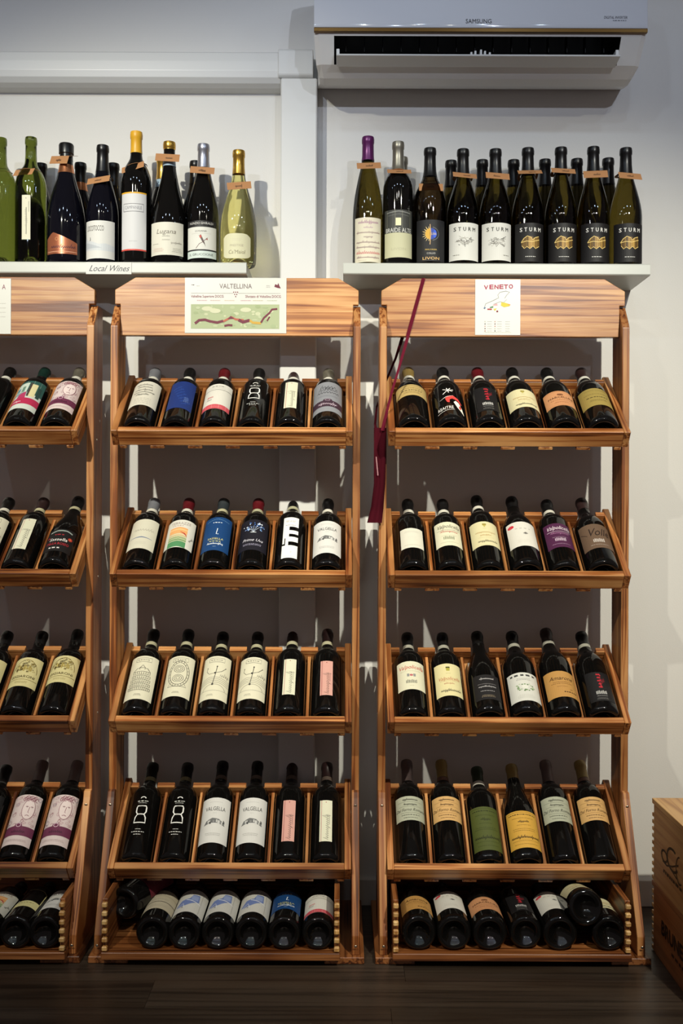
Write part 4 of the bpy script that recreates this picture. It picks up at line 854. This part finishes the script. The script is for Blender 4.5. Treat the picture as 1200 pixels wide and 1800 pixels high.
def dr1(P):
    k = '1c120c'
    for q in (0, 4): P.ring(150, 98, 40-q, 26-q*.7, 2.4, k, 60, 330, 30); P.ring(92, 88, 22-q, 14-q*.6, 2, k, 0, 350, 24)
    P.line([(80, 74), (110, 72), (150, 84), (190, 100)], 3, k); P.line([(112, 98), (120, 84), (140, 74), (180, 66)], 2.4, k)
    P.ring(198, 90, 24, 30, 3, k, 90, 300, 24); P.dashes(150, 52, 130, 7, '2c1c12', 1, 0, 4)
def dr2(P): P.text('BRUNELLO', 190, 84, 32, 230, '120a06', bold=1.6); P.dashes(200, 50, 110, 7, '2c1c12', 1, 0, 6)
crate(0.0002, .170, WC2, 'dark reddish wooden wine case on the floor, lower of two by the wall', dr2)
crate(.1702, .370, WC, 'pale wooden wine case with black scroll emblem, stacked on the darker case', dr1)

# ------------------------------------------------------------ bottles on the shelves
KR = {'bordeaux': .0396, 'burgundy': .0415, 'heavy': .042, 'flute': .0392, 'sparkling': .05, 'bowl': .0475}
def stand(px, ytop, Y, kind, glass, cap, band, key, z0, z1, wmm, label, group, tagy=None, tt=(0, 0, 0), caplen=.062, nb=None, seed=0, spin=0, ref=None):
    H = at(px, ytop, Y-.008).z-SZ
    p = at(px, 420, Y); tz = at(px, tagy, Y-.02).z-SZ if tagy else None
    o = bottle(kind, glass, cap, band, key, z0*.001, z1*.001, wmm, label, group, H=round(H, 4), caplen=caplen, tagz=tz, tagtilt=tt, nb=nb, seed=seed)
    o.location = (p.x, Y, SZ+.0002); o.rotation_euler = (0, 0, spin); return o
GL = 'bottles on the Local Wines shelf'; GR = 'bottles on the shelf above the VENETO rack'
YF, YB = 2.588, 2.671
stand(1, 242, YF, 'bordeaux', 'green', None, None, 'greenstrip', 60, 190, 24, 'green glass bottle cut by the frame, outermost on the Local Wines shelf', GL, 300, (.1, .1, -.3), seed=1, spin=-.6)
stand(54, 241, YF, 'bordeaux', 'green', None, None, 'greenstrip', 58, 172, 22, 'translucent green glass bottle with narrow cream strip label, no capsule', GL, 298, (0, .05, -.4), seed=2)
stand(116, 252, YF+.002, 'sparkling', 'blue', 'black', 'c58259', 'copper', 20, 76, 86, 'wide sparkling bottle with wavy copper label, on the Local Wines shelf', GL, 270, (.3, .15, -.5), caplen=.045, nb=.078, seed=3)
stand(180, 255, YF, 'burgundy', 'blue', 'black', None, 'locotocco', 10, 107, 88, 'dark bottle with large white LOCOTOCCO landscape label', GL, 312, (0, -.1, -.2), caplen=.07, seed=4)
stand(239, 231, YF, 'bordeaux', 'dark', 'yellow', None, 'yellowtall', 31, 181, 72, 'tall dark bottle with bright yellow capsule and long white label', GL, 290, (0, -.22, -.2), caplen=.056, seed=5)
stand(297, 249, YF, 'bowl', 'dark', 'gold', '9ab0c0', 'lugana', 18, 102, 98, 'dark wide bottle with gold cap and cream Lugana label', GL, 268, (.25, .05, 0), caplen=.02, nb=.064, seed=6)
stand(357, 253, YF, 'burgundy', 'dark', 'silver', None, 'bird', 12, 108, 88, 'dark bottle with silver capsule and a bird on its white label', GL, 293, (.1, .05, .05), caplen=.062, seed=7)
stand(419, 264, YF, 'bowl', 'clear', 'gold', None, 'camaiol', 10, 74, 76, 'clear bottle of straw coloured wine with gold capsule at the shelf end', GL, 318, (.2, -.1, .1), caplen=.062, seed=8)
stand(72, 287, YB, 'burgundy', 'dark', 'black', None, None, 0, 0, 0, 'black capsule bottle half hidden behind the cream strip green bottle', GL)
stand(141, 286, YB-.0, 'burgundy', 'blue', 'black', 'c58259', None, 0, 0, 0, 'dark bottle with copper neck band behind the wavy copper label bottle', GL, nb=.076)
stand(199, 287, YB, 'burgundy', 'dark', 'black', None, None, 0, 0, 0, 'dark black capsule bottle standing behind the LOCOTOCCO bottle', GL)
stand(285, 275, YB, 'burgundy', 'dark', 'gold', '9ab0c0', None, 0, 0, 0, 'gold necked bottle peeping out behind the cream Lugana label bottle', GL, nb=.085)
stand(343, 283, YB, 'burgundy', 'dark', 'black', None, None, 0, 0, 0, 'dark bottle whose black cap shows behind the bird label bottle', GL)
stand(646, 240, YF, 'flute', 'olive', 'purple', None, 'script2', 4, 118, 78, 'slim olive bottle with purple capsule and handwritten cream label', GR, 287, (0, -.05, .05), caplen=.062, seed=11)
stand(699, 249, YF, 'bordeaux', 'dark', 'pewter', None, 'braide', 16, 138, 84, 'dark bottle with pewter capsule and grey BRAIDE ALTE label', GR, 303, (-.3, 0, .05), caplen=.075, seed=12)
stand(755, 260, YF, 'heavy', 'brown', 'black', None, 'livon', 6, 112, 84, 'dark bottle with gold sun and blue moon LIVON label', GR, 321, (.2, 0, .03), caplen=.075, seed=13)
S = [(813, 262, 'sturm_w1', 'first white label STURM bottle, with landscape sketch, next to LIVON'), (870, 262, 'sturm_w2', 'white label STURM bottle with flower sketch, beside the black label ones'), (927, 260, 'sturm_b1', 'black label STURM bottle with gold swirl, next to the white labels'), (985, 259, 'sturm_b2', 'black label STURM bottle, second from the white labels'), (1042, 258, 'sturm_b3', 'black label STURM bottle, second from the open shelf end'), (1099, 260, 'sturm_b4', 'black label STURM bottle at the open end of the shelf')]
TY = [306, 303, 303, 298, 297, 303]
for i, (px, yt, k, lb) in enumerate(S):
    stand(px, yt, YF, 'burgundy', 'olive', 'black', None, k, 9 if i < 2 else 6, 105, 92 if i < 2 else 88, lb, GR, TY[i]+2, ((-.2, .08, .06), (0, .05, .08), (-.35, -.02, 0), (-.2, .05, .02), (.15, -.03, -.03), (0, .03, .15))[i], caplen=.07, seed=20+i)
BK = [(792, 282, 'between the LIVON and first STURM bottles'), (847, 281, 'between the two white label STURM bottles'), (902, 281, 'between the flower sketch STURM and first black label'), (957, 280, 'between the first and second black label STURM'), (1013, 279, 'between the second and third black label STURM'), (1068, 278, 'between the last two black label STURM bottles')]
for px, yt, lb in BK: stand(px, yt, YB, 'burgundy', 'olive', 'black', None, None, 0, 0, 0, 'back row black capsule bottle seen '+lb, GR, caplen=.07)
stand(706, 276, YB, 'bordeaux', 'dark', 'pewter', None, None, 0, 0, 0, 'pewter capsule bottle hidden behind the BRAIDE ALTE bottle', GR, caplen=.07)

# ------------------------------------------------------------ bottles in the tilted trays
def axial(row, y, R):
    Y0, z0 = ROWS[row]; v_ = -.0445+math.sqrt(R*R-.029**2)+R; b = y-900
    u = ((CZ-z0-v_*CA)*F-b*(Y0-v_*SA))/(F*SA+b*CA)
    return u-.0188
CAPLEN = .06
def tray_bottle(rack, row, slot, kind, glass, cap, band, key, yt, yb, wmm, label, group, dx=0, H=None, spin=0, caplen=.045, du=0):
    R = KR[kind]
    z0, z1 = (axial(row, yb, R)-du, axial(row, yt, R)-du) if key else (0, 0)
    lim = {'bordeaux': .176, 'burgundy': .142, 'heavy': .156}[kind]
    H = round((H or {'bordeaux': .303, 'burgundy': .306, 'heavy': .306}[kind])-.013, 4)
    if key and (z1 > lim+.004 or z0 < .008): print('LIM', rack, row, slot, key, round(z0, 3), round(z1, 3))
    z0 = max(z0, .012); z1 = min(z1, lim)
    o = bottle(kind, glass, cap, band, key, z0, z1, wmm, label, group, H=H, caplen=caplen)
    Y0, zz = ROWS[row]; u, v_ = .0188+du, -.0445+math.sqrt(R*R-.029**2)+.0004
    M = Matrix.Translation((RX[rack]+(slot-2.5)*PITCH+dx+(.003 if rack == 'left' else 0), Y0+u*CA-v_*SA, zz+u*SA+v_*CA)) @ Matrix.Rotation(-(pi/2-ANG), 4, 'X') @ Matrix.Rotation(spin, 4, 'Z')
    o.matrix_world = M; return o
B, G_, HV = 'bordeaux', 'burgundy', 'heavy'
TN = ['top tray', 'second tray', 'third tray', 'fourth tray']
WB = 'cfccc0'   # white revenue band
def fill(rack, rname, data):
    for row, items in enumerate(data):
        for it in items:
            slot, kind, cap, band, key, yt, yb, wmm, label = it[:9]; kw = it[9] if len(it) > 9 else {}
            tray_bottle(rack, row, slot, kind, kw.pop('glass', 'dark'), cap, band, key, yt, yb, wmm, label, 'bottles in the %s of the %s rack' % (TN[row], rname), **kw)
fill('mid', 'VALTELLINA', [
 [(0, B, 'grey', WB, 'scribble', 668.5, 713, 84, 'grey capsule bottle with black handwriting on a white label'),
  (1, B, 'black', WB, 'blue', 669, 718, 70, 'dark bottle with a plain royal blue label', {'spin': .06}),
  (2, B, 'red', WB, 'redband', 676, 719, 80, 'red capsule bottle, white label with red foot band, in the top tray'),
  (3, B, 'black', WB, 'eight', 670, 716, 64, 'black bottle printed with a white 8, alone in the top tray'),
  (4, B, 'brown', WB, 'strip_cream', 672, 717, 32, 'dark bottle with cream strip label, beside the top tray 8 bottle'),
  (5, B, 'pewter', WB, 'greyscript', 663, 723, 88, 'pewter capsule bottle with grey label and black scrawl')],
 [(0, B, 'grey', WB, 'creamscript', 914, 965, 78, 'grey capsule bottle with cream label and thin blue line'),
  (1, B, 'red', WB, 'landscape', 915, 963, 84, 'red capsule bottle with orange and green hill landscape label'),
  (2, B, 'greydark', 'b5b090', 'blueL', 909, 968, 80, 'dark bottle with teal blue label, yellow and white lettering'),
  (3, B, 'red', 'a8a688', 'tree', 914, 967, 84, 'red capsule bottle with blue dotted tree on black label'),
  (4, B, 'black', 'a8a688', 'blocks', 902, 981, 42, 'dark bottle with white block letter shapes on black', {'H': .315}),
  (5, B, 'black', WB, 'valgella', 916, 972, 84, 'dark bottle with white VALGELLA label, the one in the second tray')],
 [(0, B, 'black', 'a8a488', 'gerb0', 1150, 1230, 80, 'dark bottle with cream label drawn with stepped terraces', {'H': .312}),
  (1, B, 'black', 'a8a488', 'gerb1', 1151, 1225, 80, 'dark bottle with cream label drawn with two spirals', {'H': .312}),
  (2, B, 'black', 'a8a488', 'gerb2', 1154, 1230, 80, 'cream stick figure label bottle beside the two spirals bottle'),
  (3, B, 'black', 'a8a488', 'gerb2', 1156, 1229, 80, 'cream stick figure label bottle beside the third tray cream strip bottle'),
  (4, B, 'brown', 'a8a488', 'strip_cream', 1159, 1221, 32, 'dark bottle with cream strip label in the third tray', {'H': .315}),
  (5, B, 'brown', 'a8a488', 'strip_pink', 1162, 1222, 32, 'dark bottle with pink strip label in the third tray', {'H': .315})],
 [(0, B, 'black', '8a8460', 'eight', 1399, 1474, 64, 'black bottle with white 8, by the outer side of the fourth tray', {'H': .312}),
  (1, B, 'black', '8a8460', 'eight', 1399, 1474, 64, 'black bottle with white 8, beside a VALGELLA bottle', {'H': .312}),
  (2, B, 'black', '6a5c50', 'valgella', 1403, 1482, 84, 'white VALGELLA label bottle next to the black 8 bottles', {'H': .318}),
  (3, B, 'black', '6a5c50', 'valgella', 1403, 1482, 84, 'white VALGELLA label bottle next to the pink strip bottle', {'H': .318}),
  (4, B, 'brown', '5a4c44', 'strip_pink', 1407, 1479, 32, 'dark bottle with pink strip label in the fourth tray', {'H': .318}),
  (5, B, 'brown', '5a4c44', 'strip_cream', 1407, 1479, 32, 'dark bottle with cream strip label in the fourth tray', {'H': .315})]])
fill('right', 'VENETO', [
 [(0, HV, 'goldtan', WB, 'tantext', 667, 694, 96, 'tan capsule bottle with tan label high on its body'),
  (1, HV, 'black', WB, 'splash', 664, 736, 92, 'black bottle printed with white star and red splash'),
  (2, HV, 'red', WB, 'redvert', 680, 720, 60, 'dark red capsule bottle with red vertical lettering, in the top tray'),
  (3, HV, 'black', WB, 'crest', 683, 714, 92, 'dark bottle with pale cream crest label, in the top tray'),
  (4, HV, 'black', WB, 'orange', 686, 711, 92, 'dark bottle with salmon MARCELLINI label, in the top tray'),
  (5, HV, 'brown', WB, 'olivetan', 681, 710, 98, 'dark bottle with olive tan label, last in the top tray')],
 [(0, B, 'black', WB, 'whiteplain', 928, 962, 62, 'dark bottle with small plain white label', {'spin': .0}),
  (1, B, 'black', WB, 'valpo_cream', 917, 958, 76, 'cream Valpolicella label with black and red script'),
  (2, B, 'black', WB, 'crest', 916, 957.5, 84, 'dark bottle with yellow crest label, in the second tray', {'H': .32}),
  (3, HV, 'black', None, 'redspot', 916, 958, 84, 'white label bottle with red oval sticker, in the second tray', {'H': .312}),
  (4, B, 'black', WB, 'valpo_purple', 918.6, 960, 78, 'dark bottle with purple Valpolicella label'),
  (5, HV, 'brown', None, 'volle', 919.5, 961, 92, 'dark bottle with brown Volle label')],
 [(0, B, 'black', '9a988c', 'valpo_red', 1162, 1211, 80, 'cream label bottle with red Valpolicella title and small picture'),
  (1, B, 'black', '9a988c', 'crestred', 1166, 1222, 76, 'yellow Valpolicella label bottle in the third tray'),
  (2, G_, 'black', None, 'darktext', 1185, 1228, 72, 'black bottle with pale script on black label'),
  (3, HV, 'black', '9a988c', 'wreath', 1181, 1230, 90, 'dark bottle with white label and green wreath'),
  (4, HV, 'brown', '9a988c', 'amarone', 1178, 1223, 92, 'dark bottle with mustard Amarone label', {'H': .318}),
  (5, HV, 'black', '9a988c', 'redvert', 1180, 1230, 66, 'black bottle with red vertical lettering, last in the third tray')],
 [(0, B, 'pinkgrey', None, 'forno_grey', 1391, 1441, 86, 'grey green Dal Forno label bottle beside the tray side board', {'H': .325, 'caplen': .07}),
  (1, B, 'goldtan', '7a5a4a', 'forno_tan', 1392, 1441, 86, 'tan Dal Forno label bottle beside the olive green label', {'H': .325, 'caplen': .055}),
  (2, B, 'green', WB, 'page_green', 1417, 1493, 82, 'dark bottle with tall olive green label'),
  (3, G_, 'goldtan', None, 'page_yellow', 1424, 1488.6, 92, 'dark bottle with tall golden yellow label', {'H': .31}),
  (4, B, 'pinkgrey', None, 'forno_grey', 1392, 1442, 86, 'grey green Dal Forno label bottle beside the golden yellow label', {'H': .325, 'caplen': .07}),
  (5, B, 'goldtan', '7a5a4a', 'forno_tan', 1391, 1440, 86, 'tan Dal Forno label bottle, last in the fourth tray', {'H': .325, 'caplen': .055})]])
fill('left', 'frame-cut', [
 [(3, B, 'black', WB, 'eight', 664, 716, 60, 'black bottle printed in white, cut by the frame, top tray'),
  (4, B, 'dgreen', None, 'multi', 671, 720, 80, 'bottle with teal, cream and crimson picture label'),
  (5, B, 'pewter', WB, 'face', 669, 720, 82, 'pink engraved face label bottle, top tray of the frame-cut rack')],
 [(3, B, 'black', WB, 'gerb2', 905, 975, 80, 'cream stick figure label bottle in the frame-cut rack'),
  (4, B, 'brown', 'b5b090', 'strip_cream', 914, 966.5, 34, 'dark bottle with cream strip label in the frame-cut rack'),
  (5, G_, 'black', 'b5b090', 'sassella', 932, 970, 80, 'black sloped bottle with red and white Sassella label')],
 [(3, B, 'black', None, 'castle', 1160, 1212, 84, 'yellow engraved label bottle cut by the frame, third tray'),
  (4, B, 'black', None, 'castle', 1158, 1208, 84, 'yellow engraved label bottle, middle of the three in view'),
  (5, B, 'black', None, 'castle', 1152, 1201, 84, 'yellow engraved label bottle nearest the rack post', {'H': .31})],
 [(3, B, 'black', '3a3838', 'plainblack', 1396, 1480, 70, 'dark bottle with black label, fourth tray of the frame-cut rack'),
  (4, B, 'pinkgrey', None, 'face', 1392, 1487, 82, 'pink face label bottle beside the black label one, fourth tray', {'H': .318, 'caplen': .066}),
  (5, B, 'pinkgrey', None, 'face', 1392, 1487, 82, 'pink face label bottle nearest the post, fourth tray', {'H': .318, 'caplen': .066})]])

# ------------------------------------------------------------ bottles lying in the bottom crates
def lying(rack, px, yc, Yb, kind, cap, key, z0, z1, wmm, label, yaw=0, tilt=0, z=None, spin=0):
    R = KR[kind]; o = bottle(kind, 'dark', cap, None, key, z0*.001, z1*.001, wmm, label, 'bottles lying in the bottom crate of the %s rack' % rack, H=.285)
    p = at(px, yc, Yb); zz = (.0343+R+math.sin(tilt)*0) if z is None else z
    o.matrix_world = Matrix.Translation((p.x, Yb, zz)) @ Matrix.Rotation(yaw, 4, 'Z') @ Matrix.Rotation(-pi/2+tilt, 4, 'X') @ Matrix.Rotation(spin, 4, 'Z'); return o
def crate_row(rack, items):
    for it in items: lying(rack, *it[:10], **(it[10] if len(it) > 10 else {}))
Y1 = 2.345
crate_row('VALTELLINA', [
 (217, 1605, 2.42, B, 'black', 'redlabel', 60, 170, 90, 'dark bottle with wine red label, raised above the crate floor', {'z': .1135, 'yaw': -.36, 'spin': .5}),
 (267, 1645, Y1, B, 'black', 'stripes', 50, 160, 92, 'lying bottle with beige striped label'),
 (323, 1645, Y1, B, 'black', 'horse', 30, 165, 96, 'lying bottle with blue horse label, beside the beige striped label'),
 (382, 1645, Y1, B, 'black', 'horse', 30, 165, 96, 'lying bottle with blue horse label, between two of the same'),
 (441, 1645, Y1, B, 'black', 'horse', 30, 165, 96, 'lying bottle with blue horse label, beside the teal blue one'),
 (499, 1645, Y1, B, 'greydark', 'blueL', 50, 160, 84, 'lying bottle with teal blue label'),
 (559, 1643, Y1, B, 'red', 'redband', 30, 140, 84, 'lying bottle with white label and red foot band')])
crate_row('VENETO', [
 (736, 1644, Y1, HV, 'black', 'amarone', 40, 120, 90, 'lying bottle with ochre label'),
 (798, 1641, Y1, HV, 'black', 'redspot', 45, 150, 84, 'lying white label bottle with red oval, between ochre and salmon'),
 (861, 1644, Y1, HV, 'black', 'orange', 40, 115, 92, 'lying bottle with salmon MARCELLINI label'),
 (924, 1650, Y1+.01, B, 'black', 'redvert', 35, 140, 60, 'lying black bottle with dark red lettering'),
 (985, 1648, Y1, HV, 'black', 'redspot', 45, 150, 84, 'lying white label bottle with red oval, under the raised bottle'),
 (1030, 1600, 2.338, HV, 'black', 'crest', 30, 100, 92, 'cream label bottle lying raised on top of two others', {'z': .1415, 'spin': -.1, 'tilt': -.25}),
 (1071, 1652, Y1, HV, 'black', 'crest', 50, 110, 92, 'cream label bottle lying beside the crate side wall')])
crate_row('frame-cut', [
 (-30, 1645, Y1, B, 'black', 'landscape', 40, 150, 86, 'lying bottle with landscape label cut by the frame'),
 (26, 1648, Y1, B, 'black', 'blackcream', 60, 165, 76, 'lying black label bottle with cream strip'),
 (78, 1648, Y1, B, 'black', 'valgella', 50, 160, 84, 'lying bottle with white VALGELLA label, in the frame-cut crate')])
